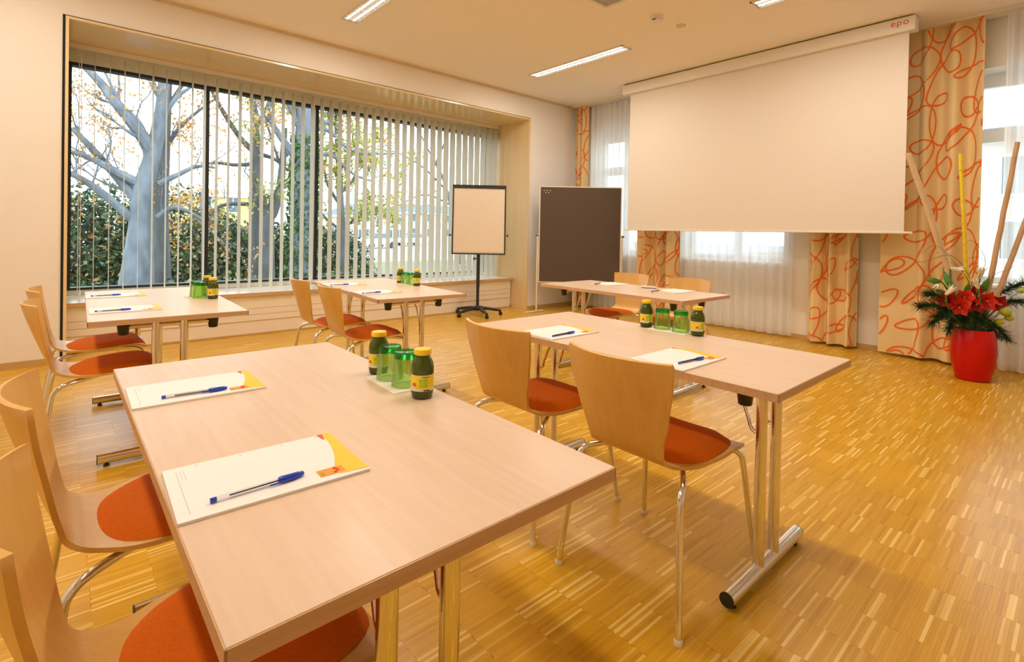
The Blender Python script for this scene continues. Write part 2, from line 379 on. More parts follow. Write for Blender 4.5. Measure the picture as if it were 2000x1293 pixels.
ch = thing('blind_chain', 'thin white blind chain hanging at the end of the blind', 'chain', (XL+.10, 6.40, .48)); MB().tube([(0, 0, 0), (0, 0, 2.3)], .003, 6).build('cord', m_plastic, ch); MB().lathe([(.006, 0), (.009, .02), (.008, .06), (.004, .07)], 10).build('weight', m_plastic, ch)

# ------------------------------------------------------------------ tables
TL, TW, TH, TT = 1.40, .67, .73, .026
def make_table(loc, rz, label):
    t = thing('folding_table', label, 'table', loc, rz, 'beech seminar tables')
    B(-TW/2+.002, TW/2-.002, -TL/2+.002, TL/2-.002, TH-TT, TH).build('tabletop', m_table, t, bevel=.0012)
    e = MB(); a, c = TW/2, TL/2; z0, z1 = TH-TT+.0006, TH-.0012
    e.box(-a, -a+.003, -c, c, z0, z1).box(a-.003, a, -c, c, z0, z1).box(-a, a, -c, -c+.003, z0, z1).box(-a, a, c-.003, c, z0, z1)
    e.build('edge_band', m_edge, t)
    for s in (-1, 1):
        y = s*.545
        f = MB().tube([(-.29, y, .036), (.29, y, .036)], .0235, 20).build('foot_bar', m_chrome, t, smooth=True)
        for q in (-1, 1):
            MB().tube([(q*.2905, y, .036), (q*.2935, y, .036)], .0235, 20).build('end_cap', m_black, f, smooth=True)
            MB().lathe([(.013, 0), (.013, .008), (.006, .009), (.006, .02)], 14, (q*.255, y, 0)).build('glide', m_black, f, smooth=True)
            MB().tube([(q*.062, y, .045), (q*.062, y, TH-TT-.002)], .0185, 20).build('column', m_chrome, t, smooth=True)
            MB().lathe([(.019, -.072), (.0215, -.070), (.027, -.022), (.031, -.014), (.031, -.0005)], 20, (q*.195, y, TH-TT)).build('stacking_block', m_black, t, smooth=True)
            br = spline([(q*.062, y-s*.012, .50), (q*.062, y-s*.035, .515), (q*.062, y-s*.05, .56), (q*.055, y-s*.09, .64), (q*.04, y-s*.17, TH-TT-.012), (q*.04, y-s*.22, TH-TT-.008)], 6)
            MB().tube(br, .006, 8).build('brace', m_chrome, t, smooth=True)
        MB().tube([(-.185, y, TH-TT-.035), (.185, y, TH-TT-.035)], .011, 14).build('crossbar', m_chrome, t, smooth=True)
    return t
R = math.radians
TAB = {1: (.468, 1.295, .1), 2: (1.869, 1.283, .2), 3: (.455, 3.709, -1.4), 4: (1.918, 3.702, -3.6), 5: (3.546, 2.543, -1.0)}
TLBL = {1: 'rear inner folding table with beech top, away from the window', 2: 'front inner folding table with beech top, away from the window',
        3: 'rear window table with beech top, standing beside the window', 4: 'front window table with beech top, standing beside the window',
        5: "presenter's beech-topped table in front of the pinboard and projection screen"}
TN = {1: 'rear inner table', 2: 'front inner table', 3: 'rear window table', 4: 'front window table', 5: "presenter's table"}
base_t = None
for k, (x, y, a) in TAB.items():
    if base_t is None: t = base_t = make_table((x, y, 0), R(a), TLBL[k])
    else: t = copy_tree(base_t); t.location = (x, y, 0); t.rotation_euler = (0, 0, R(a)); t['label'] = TLBL[k]

# ------------------------------------------------------------------ chairs (facing +x)
def make_chair():
    c = thing('plywood_chair', '', 'chair', group='beech chairs with orange seat pads')
    prof = spline([(-.318, 0, .800), (-.296, 0, .72), (-.262, 0, .62), (-.228, 0, .53), (-.192, 0, .473), (-.130, 0, .449), (-.06, 0, .447), (.04, 0, .453), (.13, 0, .458), (.195, 0, .452), (.235, 0, .428)], 5)
    n = len(prof); L = [0]
    for i in range(1, n): L.append(L[-1]+(prof[i]-prof[i-1]).length)
    Tt = [l/L[-1] for l in L]
    ks = [(0, .203), (.10, .196), (.25, .172), (.36, .148), (.42, .142), (.50, .158), (.62, .195), (.75, .212), (.90, .214), (.955, .205), (.985, .185), (1, .150)]
    def hw(t):
        for (a, b), (d, e) in zip(ks, ks[1:]):
            if t <= d: f = (t-a)/(d-a); f = f*f*(3-2*f)*.5+f*.5; return b+(e-b)*f
        return ks[-1][1]
    nu = 12; top = []; nor = []
    for i, p in enumerate(prof):
        tg = (prof[min(i+1, n-1)]-prof[max(i-1, 0)]).normalized(); nn = Vector((tg.z, 0, -tg.x)); nn = -nn if nn.z < 0 and abs(nn.z) > .5 else nn
        nn = Vector((-tg.z, 0, tg.x))  # towards sitter
        t = Tt[i]; w2 = hw(t)
        if i == 0: w2 -= .006
        curve = .058*max(0, 1-t/.42)**.8; dish = .010*max(0, min(1, (t-.45)/.15))
        row = []; 
        for k in range(nu+1):
            u = 2*k/nu-1; row.append(p+Vector((curve*u*u, u*w2, dish*(u*u-.6)*.8)))
        top.append(row); nor.append(nn)
    th = .011; vs = []; fs = []
    for i in range(n):
        for k in range(nu+1): vs.append(top[i][k])
    for i in range(n):
        for k in range(nu+1): vs.append(top[i][k]-nor[i]*th)
    W = nu+1; O = n*W
    for i in range(n-1):
        for k in range(nu):
            fs.append((i*W+k, (i+1)*W+k, (i+1)*W+k+1, i*W+k+1)); fs.append((O+i*W+k, O+i*W+k+1, O+(i+1)*W+k+1, O+(i+1)*W+k))
        fs.append((i*W, O+i*W, O+(i+1)*W, (i+1)*W)); fs.append((i*W+nu, (i+1)*W+nu, O+(i+1)*W+nu, O+i*W+nu))
    for k in range(nu): fs.append((k, k+1, O+k+1, O+k)); a = (n-1)*W; fs.append((a+k, O+a+k, O+a+k+1, a+k+1))
    MB().add(vs, fs).build('seat_shell', m_ply, c, smooth=True)
    # cushion following the seat
    def seat_z(x):
        for p, q in zip(prof, prof[1:]):
            if p.z < .52 and p.x <= x <= q.x: return p.z+(q.z-p.z)*(x-p.x)/max(1e-6, q.x-p.x)
        return prof[-1].z
    pad = MB(); NR, NA = 6, 40
    def outline(a):
        ca, sa = math.cos(a), math.sin(a)
        ex = .20 if ca > 0 else .185
        e = 2.9 if ca > 0 else 2.45
        rr = (abs(ca)**e+abs(sa)**e)**(-1/e)
        wy = .197*(1 if ca > 0 else 1)
        return .035+ex*rr*ca, wy*rr*sa
    vs = []; fs = []
    for j in range(NR+1):
        f = j/NR
        for k in range(NA):
            ox, oy = outline(2*PI*k/NA); x = .035+(ox-.035)*f; y = oy*f
            h = .026*(max(0, 1-f**5))**.5
            vs.append((x, y, seat_z(x)+.010*((y/.2)**2-.6)*.8+.001+h))
    for j in range(NR):
        for k in range(NA): k2 = (k+1) % NA; fs.append((j*NA+k, (j+1)*NA+k, (j+1)*NA+k2, j*NA+k2))
    pad.add(vs, fs).build('seat_pad', m_seat, c, smooth=True)
    for s in (-1, 1):
        fl = spline([(.05, s*.06, .431), (.12, s*.135, .431), (.175, s*.175, .428), (.203, s*.193, .408), (.213, s*.200, .37), (.235, s*.215, .2), (.262, s*.234, .008)], 6)
        bl = spline([(-.0, s*.06, .424), (-.08, s*.13, .424), (-.165, s*.185, .418), (-.202, s*.200, .394), (-.214, s*.205, .355), (-.236, s*.219, .2), (-.262, s*.236, .008)], 6)
        for pth in (fl, bl):
            l = MB().tube(pth, .0105, 12).build('leg', m_chrome, c, smooth=True)
            e = pth[-1]; MB().lathe([(.0115, 0), (.0125, .004), (.0125, .014), (.011, .018)], 12, (e.x, e.y, 0)).build('glide', m_plastic, l, smooth=True)
    MB().box(-.03, .09, -.075, .075, .418, .440).build('mount_plate', m_chrome, c)
    return c
ch0 = make_chair()
CH = [(1, .225, 1.61, 0, 1), (1, .225, 1.000, 0, 0), (2, 1.607, 1.607, 0, 1), (2, 1.605, 1.0, 0, 0), (3, .19, 4.03, 0, 1), (3, .195, 3.37, 0, 0),
      (4, 1.64, 3.945, -3, 1), (4, 1.63, 3.365, -3, 0), (5, 3.945, 2.985, 180, 1), (5, 3.945, 2.365, 180, 0)]
for i, (t, x, y, a, ws) in enumerate(CH):
    c = ch0 if i == 0 else copy_tree(ch0)
    c.location = (x, y, 0); c.rotation_euler = (0, 0, R(a))
    c['label'] = 'beech chair with orange pad at the %s, %s' % (TN[t], 'nearer the window' if ws else 'farther from the window')

# ------------------------------------------------------------------ notepads and pens
def make_pad():
    p = thing('notepad', '', 'notepad', group='notepads with yellow corner print')
    B(0, .30, -.105, .105, 0, .0045).build('paper_block', m_paper, p)
    z0, z1 = .0046, .0049
    arc = [(.283-.004*0-.035*((.105-y)/.17)**2.2, y) for y in np.linspace(.105, -.066, 14)]
    q = MB(); pts = arc+[(.262, -.085), (.2995, -.0975), (.2995, .105)]
    n = len(arc); vs = []; fs = []
    for a, y in arc: vs += [(a, y, z1), (.2997, y, z1)]
    for i in range(n-1): fs.append((2*i, 2*i+2, 2*i+3, 2*i+1))
    o = len(vs); vs += [(.250, -.092, z1), (.2997, -.0985, z1)]; fs.append((2*n-2, o, o+1, 2*n-1)); q.add(vs, fs).build('corner_print', m_yellow, p)
    B(.216, .262, -.088, -.060, z0, z1+.0001).build('emblem', m_orange, p)
    MB().tube([(.246, -.064, z1+.0002), (.252, -.075, z1+.0002), (.243, -.083, z1+.0002)], .0022, 6).build('emblem', m_red, p)
    B(.219, .226, -.085, -.070, z1+.0001, z1+.0003).build('emblem', mat('print_olive', (.40, .33, .02), .6), p)
    r = MB(); r.add([(.272, .105, z1+.0001), (.284, .105, z1+.0001), (.279, .072, z1+.0001), (.2755, .080, z1+.0001)], [(0, 3, 2, 1)]); r.build('red_tip', m_red, p)
    for xx in (.052, .125, .20, .268): MB().lathe([(.0028, 0), (.0028, .0002)], 10, (xx, .0965, z0)).build('punch_mark', m_greyprint, p)
    B(.018, .0192, -.085, .085, z0, z1).build('print_line', m_greyprint, p)
    for xx in (.024, .029): B(xx, xx+.001, .045, .085, z0, z1).build('print_line', m_greyprint, p)
    return p
def make_pen():
    p = thing('ballpoint_pen', '', 'pen', group='blue capped ballpoint pens')
    r = .0040
    MB().tube([(.004, 0, r), (.105, 0, r)], r, 6).build('barrel', m_penclear, p)
    MB().tube([(.028, 0, r), (.104, 0, r)], .0013, 6).build('refill', m_ink, p)
    MB().tube([(0, 0, r), (.009, 0, r)], r*1.02, 10).build('end_plug', m_blue, p, smooth=True)
    MB().tube([(.104, 0, .0046), (.106, 0, .0046), (.138, 0, .0046), (.145, 0, .0044), (.1475, 0, .0044)], [.0040, .0055, .0050, .0042, .002], 14).build('cap', m_blue, p, smooth=True)
    MB().tube([(.138, -.0045, .004), (.125, -.0070, .0038), (.088, -.0078, .0032)], [.0020, .0019, .0012], 8).build('clip', m_blue, p, smooth=True)
    return p
PADS = [(1, .138, 1.620, -1, 1), (1, .139, .990, -2, 0), (2, 1.545, 1.585, -1, 1), (2, 1.533, .983, 0, 0), (3, .130, 4.080, -2, 1), (3, .122, 3.375, -1, 0),
        (4, 1.585, 4.005, -4, 1), (4, 1.562, 3.395, -4, 0), (5, 3.872, 2.865, 176, 1), (5, 3.865, 2.215, 178, 0)]
PENS = [(.200, 1.556, -4), (.184, .919, 1), (1.578, 1.512, 3), (1.597, .931, -5), (.154, 4.040, 3), (.142, 3.311, 1), (1.600, 3.94, -3), (1.57, 3.318, 5), (3.66, 2.93, 200), (3.60, 2.29, 190)]
pad0, pen0 = make_pad(), make_pen()
for i, (t, x, y, a, ws) in enumerate(PADS):
    p = pad0 if i == 0 else copy_tree(pad0)
    p.location = (x, y, TH+.0003); p.rotation_euler = (0, 0, R(a))
    side = 'nearer the window' if ws else 'farther from the window'
    p['label'] = 'white notepad with yellow corner on the %s, %s' % (TN[t], side)
    q = pen0 if i == 0 else copy_tree(pen0)
    x, y, a = PENS[i]; q.location = (x, y, TH+.0056); q.rotation_euler = (0, 0, R(a))
    q['label'] = 'blue capped ballpoint pen lying on a notepad, %s, %s' % (TN[t], side)
rm = thing('remote_control', "pale grey slim remote lying between the notepads on the presenter's table", 'remote', (3.74, 2.475, TH+.0003), R(20))
B(-.02, .02, -.065, .065, .004, .018).build('casing', m_plastic, rm, bevel=.004); B(-.018, .018, -.06, .06, 0, .005).build('underside', m_black, rm)
for i in range(3): MB().lathe([(.005, 0), (.005, .0015)], 10, (0, -.04+.025*i, .018)).build('button', m_grey, rm)

# ------------------------------------------------------------------ bottles, glasses, napkins
def make_bottle():
    b = thing('juice_bottle', '', 'bottle', group='small green juice bottles with yellow caps')
    MB().lathe([(.024, 0), (.0275, .003), (.0290, .012), (.0300, .020), (.0300, .064), (.0305, .070), (.0302, .082), (.0275, .096), (.0220, .106), (.0195, .110), (.0195, .117)], 32).build('glass_body', m_juice, b, smooth=True)
    lb = MB().lathe([(.0303, .026), (.0303, .064)], 32, cap0=False, cap1=False).build('label', m_label, b, smooth=True)
    MB().lathe([(.0305, .0225), (.0305, .0285)], 32, cap0=False, cap1=False).build('label_band', m_labelw, lb, smooth=True)
    MB().lathe([(.0304, .0625), (.0304, .0645)], 32, cap0=False, cap1=False).build('label_band', m_labelw, lb, smooth=True)
    def patch(a0, a1, z0, z1, m, nm, r=.0306):
        MB().grid(6, 1, lambda u, v: (r*math.cos(a0+(a1-a0)*u), r*math.sin(a0+(a1-a0)*u), z0+(z1-z0)*v)).build(nm, m, lb)
    patch(-2.5, -1.75, .033, .055, m_labelg, 'fruit_print'); patch(-3.15, -2.75, .034, .044, m_red, 'fruit_print'); patch(-3.1, -2.8, .030, .036, m_labelw, 'fruit_print')
    patch(-2.1, -1.5, .0235, .0265, m_black, 'lettering', .0308); patch(-2.2, -1.55, .0588, .0602, m_ink, 'lettering', .0308)
    cp = MB(); n = 48; prof = [(.0205, .1145), (.0225, .116), (.0228, .127), (.0215, .1295), (.012, .130)]
    vs = []; fs = []
    for r, z in prof:
        for k in range(n): rr = r*(1.018 if k % 2 else .992); a = 2*PI*k/n; vs.append((rr*math.cos(a), rr*math.sin(a), z))
    for i in range(len(prof)-1):
        for k in range(n): k2 = (k+1) % n; fs.append((i*n+k, i*n+k2, (i+1)*n+k2, (i+1)*n+k))
    fs.append(tuple((len(prof)-1)*n+k for k in range(n))); cp.add(vs, fs).build('cap', m_cap, b, smooth=True)
    return b
def make_glass():
    g = thing('tumbler', '', 'glass', group='upturned green tumblers')
    MB().lathe([(.0405, .0), (.0405, .001), (.0365, .045), (.0325, .078), (.0305, .078), (.0345, .045), (.0385, .0005)], 32, cap0=False, cap1=False).build('wall', m_glassg, g, smooth=True)
    MB().lathe([(.0, .0785), (.0318, .0785), (.0330, .081), (.0325, .095), (.0310, .0975), (.026, .0965), (.0, .0955)], 32, cap0=False, cap1=False).build('thick_base', m_glassb, g, smooth=True)
    return g
b0, g0 = make_bottle(), make_glass()
SET = {1: ((.752, 1.467), (.735, 1.183), (.748, 1.385), (.750, 1.297)), 2: ((2.152, 1.434), (2.155, 1.168), (2.160, 1.350), (2.158, 1.252)),
       3: ((.725, 3.785), (.724, 3.610), (.662, 3.752), (.664, 3.664)), 4: ((2.180, 3.885), (2.190, 3.634), (2.185, 3.805), (2.188, 3.722))}
first = True
m_napkin = mat('napkin', (.85, .82, .76), .9, var=.02)
for t, (ba, bb, ga, gb) in SET.items():
    for j, (x, y) in enumerate((ba, bb)):
        o = b0 if first else copy_tree(b0); z = TH+.0002
        o.location = (x, y, z); o.rotation_euler = (0, 0, R(random.uniform(-18, 18)+(40 if t == 3 else 0)))
        o['label'] = 'green juice bottle with yellow cap on the %s, %s' % (TN[t], ('nearer the window', 'farther from the window')[j])
        x, y = (ga, gb)[j]
        g = g0 if first else copy_tree(g0); first = False
        g.location = (x, y, TH+.0026)
        g['label'] = 'upturned green tumbler on the %s, %s' % (TN[t], ('nearer the window', 'farther from the window')[j])
    cx, cy = (ga[0]+gb[0])/2, (ga[1]+gb[1])/2
    nk = thing('napkin', 'folded white napkin under the green tumblers on the %s' % TN[t], 'napkin', (cx, cy, TH+.0002), R(3*(t-2)), 'napkins under tumblers')
    B(-.058, .058, -.098, .098, 0, .0012).build('lower_fold', m_napkin, nk); B(-.0575, .0575, -.097, .0972, .0012, .0023).build('upper_fold', m_napkin, nk)

# ------------------------------------------------------------------ flipchart
hub = on(2, 932, 598, .12); hx, hy = hub.x-.03, hub.y-.045
fa = math.atan2(-hy, -hx)                       # faces the middle of the room
fc = thing('flipchart', 'mobile flipchart with black frame and blank pad before the window', 'flipchart', (hx, hy, 0), fa-R(1))
MB().tube([(0, 0, .10), (0, 0, .84)], .021, 16).build('column', m_dark, fc, smooth=True)
MB().tube([(0, 0, .40), (0, 0, .86)], .0245, 16).build('column_sleeve', m_dark, fc, smooth=True)
MB().lathe([(.045, .07), (.05, .10), (.035, .13), (.024, .14)], 18).build('hub', m_black, fc, smooth=True)
for k in range(5):
    a = 2*PI*k/5+R(24); d = (math.cos(a), math.sin(a))
    l = MB().tube(spline([(0, 0, .10), (d[0]*.12, d[1]*.12, .098), (d[0]*.26, d[1]*.26, .078), (d[0]*.335, d[1]*.335, .062)], 5), [.024]*6+[.021]*5+[.017]*5, 12).build('leg', m_black, fc, smooth=True)
    cs = MB().tube([(d[0]*.33-d[1]*.018, d[1]*.33+d[0]*.018, .026), (d[0]*.33+d[1]*.018, d[1]*.33-d[0]*.018, .026)], .0255, 16).build('caster', m_black, l, smooth=True)
    MB().tube([(d[0]*.33, d[1]*.33, .03), (d[0]*.33, d[1]*.33, .062)], .012, 10).build('caster_stem', m_black, l)
bd = Matrix.Translation((.03, 0, .86)) @ Matrix.Rotation(R(-4), 4, 'Y')
BW, BH = .378, .985
fb = MB(); fb.box(-.012, .012, -BW, -BW+.018, 0, BH, bd).box(-.012, .012, BW-.018, BW, 0, BH, bd).box(-.012, .012, -BW, BW, 0, .018, bd).box(-.012, .012, -BW, BW, BH-.018, BH, bd)
fb.build('board_frame', m_black, fc, bevel=.002)
MB().box(-.008, .006, -BW+.018, BW-.018, .018, BH-.018, bd).build('board', m_white, fc)
MB().box(.0065, .014, -BW+.024, BW-.024, .030, BH-.05, bd).build('paper_pad', m_flip, fc)
MB().box(.0142, .0146, -BW+.09, BW-.07, .047, .049, bd).build('paper_line', m_greyprint, fc)
MB().box(.006, .022, -BW+.02, BW-.02, BH-.052, BH-.012, bd).build('clamp_bar', m_black, fc, bevel=.002)
for s in (-1, 1):
    k = MB().tube([(0, s*(BW+.0), .27), (0, s*(BW+.03), .27)], .007, 10, bd); k.tube([(0, s*(BW+.025), .27), (0, s*(BW+.038), .27)], .019, 12, bd); k.build('side_knob', m_black, fc)
MB().tube([(0, -.02, .80), (0, -.065, .80)], .008, 10).tube([(0, -.05, .80), (0, -.07, .80)], .02, 12).build('clamp_knob', m_black, fc)

# ------------------------------------------------------------------ pinboard
DP = 7.66
pl, pr_ = at_depth(1052, 470, DP), at_depth(1213, 470, DP-.02)
pc = (pl+pr_)/2; ax = Vector((pr_.x-pl.x, pr_.y-pl.y, 0)); PWd = ax.length/2; pa = math.atan2(ax.y, ax.x)
zb, zt = at_depth(1130, 553, DP).z, at_depth(1130, 365, DP).z
pb = thing('pinboard', 'freestanding brown felt pinboard with ivory frame on slim legs', 'pinboard', (pc.x, pc.y, 0), pa)
zm = zb+(zt-zb)*.49
for z0, z1 in ((zb+.012, zm-.0002), (zm, zt-.012)): B(-PWd+.014, PWd-.014, -.010, .010, z0, z1).build('felt_panel', m_pin, pb)
fb = MB(); fb.box(-PWd, -PWd+.016, -.014, .014, zb, zt).box(PWd-.016, PWd, -.014, .014, zb, zt).box(-PWd, PWd, -.014, .014, zb, zb+.014).box(-PWd, PWd, -.014, .014, zt-.014, zt)
fb.build('frame', m_alu, pb, bevel=.003)
for s in (-1, 1):
    MB().tube([(s*(PWd+.016), 0, .022), (s*(PWd+.016), 0, zb+.72)], .012, 12).build('leg', m_alu, pb, smooth=True)
    MB().tube(spline([(s*(PWd+.016)-.17, -.16, .012), (s*(PWd+.016)-.02, -.02, .014), (s*(PWd+.016)+.02, .02, .014), (s*(PWd+.016)+.10, .10, .012)], 4), .0115, 10).build('foot', m_alu, pb, smooth=True)
    MB().tube([(s*(PWd+.0), 0, zb+.70), (s*(PWd+.045), 0, zb+.70)], .013, 10).build('knob', m_black, pb)
for i in range(5): MB().lathe([(.007, 0), (.008, .004), (.004, .008)], 10, M=Matrix.Translation((-PWd+.07+.022*i, -.0105, zt-.065-.03*(i % 2))) @ Matrix.Rotation(PI/2, 4, 'X')).build('pin', m_white, pb)

# ------------------------------------------------------------------ projection screen
XP = 5.95
ps = thing('projection_screen', 'large pull-down projection screen with white ceiling housing', 'screen', (XP, 0, 0))
B(-.06, .07, 1.125, 4.40, 3.125, ZC-.014).build('housing', m_white, ps, bevel=.006)
B(-.04, .05, 1.15, 4.37, ZC-.014, ZC-.0005).build('shadow_gap_strip', mat('mount_shadow', (.2, .15, .1), .8), ps)  # dark-coloured strip stands in for the shadow gap between housing and ceiling
B(-.002, .001, 1.18, 4.30, 1.255, 3.13).build('screen_fabric', m_screen, ps)
B(-.012, .012, 1.115, 4.36, 1.238, 1.258).build('bottom_bar', m_alu, ps, bevel=.003)
tcv = bpy.data.curves.new('logo_lettering', 'FONT'); tcv.body = 'epo'; tcv.size = .085; tcv.extrude = .0006; tcv.materials.append(m_red); tcv.space_character = 1.15
to = bpy.data.objects.new('logo_lettering', tcv); COL.objects.link(to)
bpy.context.view_layer.update(); dg = bpy.context.evaluated_depsgraph_get(); lm = bpy.data.meshes.new_from_object(to.evaluated_get(dg)); bpy.data.objects.remove(to)
lo = bpy.data.objects.new('logo_lettering', lm); COL.objects.link(lo); lo.parent = ps
lo.matrix_local = Matrix(((0, 0, -1, -.0612), (-1, 0, 0, 1.315), (0, 1, 0, 3.185), (0, 0, 0, 1)))

# ------------------------------------------------------------------ curtains and sheers
def cloth_profile(y0, y1, x, fn, n=220):
    return [Vector((x+fn((i/n)), y0+(y1-y0)*i/n, 0)) for i in range(n+1)]
def curtain(y0, y1, x, fn, label, z0=.03, z1=ZC-.03, seed=0):
    P = cloth_profile(y0, y1, x, fn); n = len(P)
    r = thing('patterned_curtain', label, 'curtain', (0, 0, 0), 0, 'beige curtains with orange loops')
    NV = 8
    def pt(i, z): p = P[i]; f = .85+.15*(1-z/3.3); return Vector((x+(p.x-x)*f, p.y, z))
    q = MB(); vs = [pt(i, z0+(z1-z0)*j/NV) for j in range(NV+1) for i in range(n)]
    fs = [(j*n+i, j*n+i+1, (j+1)*n+i+1, (j+1)*n+i) for j in range(NV) for i in range(n-1)]
    o2 = len(vs); vs += [v+Vector((.004, 0, 0)) for v in vs]; fs += [tuple(o2+k for k in reversed(f)) for f in fs]
    q.add(vs, fs).build('cloth', m_curt, r, smooth=True)
    S_ = [0]
    for i in range(1, n): S_.append(S_[-1]+(P[i]-P[i-1]).length)
    A = np.array(S_); tot = A[-1]
    def surf(s, z):
        i = int(np.clip(np.searchsorted(A, s)-1, 0, n-2)); f = (s-A[i])/(A[i+1]-A[i]); a, b = pt(i, z), pt(i+1, z)
        t = (b-a).normalized(); nn = Vector((-abs(t.y), t.x*(1 if t.y > 0 else -1), 0))
        return a.lerp(b, f)+nn*.0022
    rb = MB(); rr = random.Random(seed); hwid = .0082
    sc = -.10; k = 0
    while sc < tot+.15:
        for mir in ((1,) if k % 2 else (-1,)):
            A1, B1, c1 = rr.uniform(.125, .155), rr.uniform(.14, .165), .050+.003*(k % 3-1)
            ph = 2.2*k+rr.uniform(-.3, .3); pts = []
            th = -6.0
            while th < 80:
                s = sc+mir*A1*math.sin(th+ph)+.085*math.sin(.37*th+2*ph); z = c1*th+B1*math.cos(th+ph+.5*mir)+.03*math.sin(1.7*th)
                pts.append((s, z)); th += .1
            run = []
            def flush():
                if len(run) > 2:
                    vs = []; fs = []
                    for i in range(len(run)):
                        a = run[max(i-1, 0)]; b = run[min(i+1, len(run)-1)]; dx, dz = b[0]-a[0], b[1]-a[1]; l = math.hypot(dx, dz) or 1
                        ox, oz = -dz/l*hwid, dx/l*hwid
                        for g in (-1, 1): vs.append(surf(min(max(run[i][0]+g*ox, .001), tot-.001), min(max(run[i][1]+g*oz, z0), z1)))
                    for i in range(len(run)-1): fs.append((2*i, 2*i+1, 2*i+3, 2*i+2))
                    rb.add(vs, fs)
                run.clear()
            for s, z in pts:
                if .004 < s < tot-.004 and z0+.004 < z < z1-.004: run.append((s, z))
                else: flush()
            flush()
        sc += .27; k += 1
    if rb.v: rb.build('loop_print', m_loop, r)
    return r
def folds(n, amp, ph=0, sharp=1.): return lambda u: amp*math.sin(2*PI*n*u+ph)*1.0+amp*.35*math.sin(2*PI*n*1.7*u+1.3)
curtain(5.40, 5.66, 6.36, folds(2.5, .045), 'narrow beige loop-print curtain in the room corner behind the pinboard', seed=3)
curtain(3.76, 4.42, 6.36, folds(3.5, .055, .5), 'beige loop-print curtain under the screen beside the pinboard', seed=5)
curtain(1.66, 2.14, 6.36, folds(3, .05, 2.), 'narrow beige loop-print curtain standing free between bare wall strips', seed=8)
curtain(.69, 1.45, 6.36, lambda u: (.012*math.sin(5*u) if u > .62 else .055*math.sin(2*PI*(u-.62)*3.6)), 'wide beige loop-print curtain behind the red vase', seed=11)
def sheer(y0, y1, x, n, label, z0=.03):
    r = thing('sheer_curtain', label, 'sheer curtain', (0, 0, 0), 0, 'white voile sheers')
    N_ = int(90*(y1-y0))
    MB().grid(N_, 3, lambda u, v: (x+.030*math.sin(2*PI*n*u)+.016*math.sin(2*PI*n*2.3*u+1), y0+(y1-y0)*u, z0+(ZC-.04-z0)*v)).build('cloth', m_sheer, r, smooth=True)
    B(x-.036, x+.0362, y0, y1, z0-.004, z0-.001).build('hem_weight', m_sheer, r) if False else None
sheer(4.40, 5.38, 6.43, 9, 'white sheer curtain between pinboard and room corner')
sheer(2.32, 3.78, 6.43, 11, 'white sheer curtain under the middle of the projection screen')
sheer(-.9, .55, 6.37, 11, 'white sheer curtain behind the wooden poles of the vase')
tag(B(6.30, 6.46, -1.0, 5.70, ZC-.03, ZC-.0005).build('curtain_rail', m_white), 'long white curtain rail fixed along the ceiling', 'curtain rail')

# ------------------------------------------------------------------ ceiling fittings
def make_light(x, y, label):
    r = thing('ceiling_light', label, 'ceiling light', (x, y, ZC), 0, 'recessed louvre ceiling lights')
    a, c = .085, .75
    q = MB(); q.box(-a, -a+.012, -c, c, -.012, -.0005).box(a-.012, a, -c, c, -.012, -.0005).box(-a, a, -c, -c+.012, -.012, -.0005).box(-a, a, c-.012, c, -.012, -.0005)
    q.build('frame', m_plastic, r)
    B(-a+.012, a-.012, -c+.012, c-.012, -.002, -.0008).build('reflector', m_reflector, r)
    for s in (-1, 1): MB().tube([(s*.035, -c+.03, -.006), (s*.035, c-.03, -.006)], .0035, 8).build('tube', m_lampglow, r)
    lv = MB()
    for i in range(36): yy = -c+.03+i*(2*c-.06)/35; lv.box(-a+.012, a-.012, yy, yy+.0025, -.012, -.003)
    lv.box(-.002, .002, -c+.012, c-.012, -.013, -.003); lv.build('louvre', m_reflector, r)
    l = bpy.data.lights.new('lamp', 'AREA'); l.shape = 'RECTANGLE'; l.size = .15; l.size_y = 1.45; l.energy = LAMP_POWER; l.color = LAMP_COLOR; l.spread = PI
    lo = bpy.data.objects.new('lamp', l); COL.objects.link(lo); lo.parent = r; lo.location = (0, 0, -.016)
for x, y, lb in ((4.73, 4.235, 'recessed louvre ceiling light over the floor between flipchart and screen'), (2.17, 4.22, 'recessed louvre ceiling light over the window tables'),
                 (4.69, 1.32, 'recessed louvre ceiling light before the right end of the screen'), (2.17, 1.32, 'recessed louvre ceiling light over the front inner table'),
                 (-.4, 4.22, 'recessed louvre ceiling light over the rear wall side near window'), (-.4, 1.32, 'recessed louvre ceiling light over the rear wall side')):
    make_light(x, y, lb)
cv = thing('ceiling_vent', 'grey square air vent panel in the ceiling with pale frame', 'vent', (3.45, 2.70, ZC))
B(-.29, .29, -.29, .29, -.006, -.0005).build('grille', m_grey, cv)
q = MB()
for s in (-1, 1): q.box(min(s*.30, s*.325), max(s*.30, s*.325), -.325, .325, -.012, -.0005).box(-.30, .30, min(s*.30, s*.325), max(s*.30, s*.325), -.012, -.0005)
q.build('frame', m_plastic, cv)
sd = thing('smoke_detector', 'round white smoke detector on the ceiling', 'smoke detector', (4.276, 2.808, ZC))
MB().lathe([(.06, -.0005), (.06, -.022), (.05, -.026)], 28, M=Matrix.Identity(4)).build('base', m_plastic, sd, smooth=True)
MB().lathe([(.046, -.026), (.048, -.045), (.040, -.055), (.02, -.058)], 28).build('sensor_head', m_plastic, sd, smooth=True)
B(-.049, -.044, -.016, .016, -.046, -.036).build('slot', m_black, sd)
sp = thing('sprinkler_cover', 'faint flat round cover plate on the ceiling by the smoke detector', 'cover plate', (4.634, 2.764, ZC))
MB().lathe([(.05, -.0005), (.05, -.004), (.045, -.006)], 24).build('plate', mat('cover_beige', (.66, .57, .46), .7), sp, smooth=True)

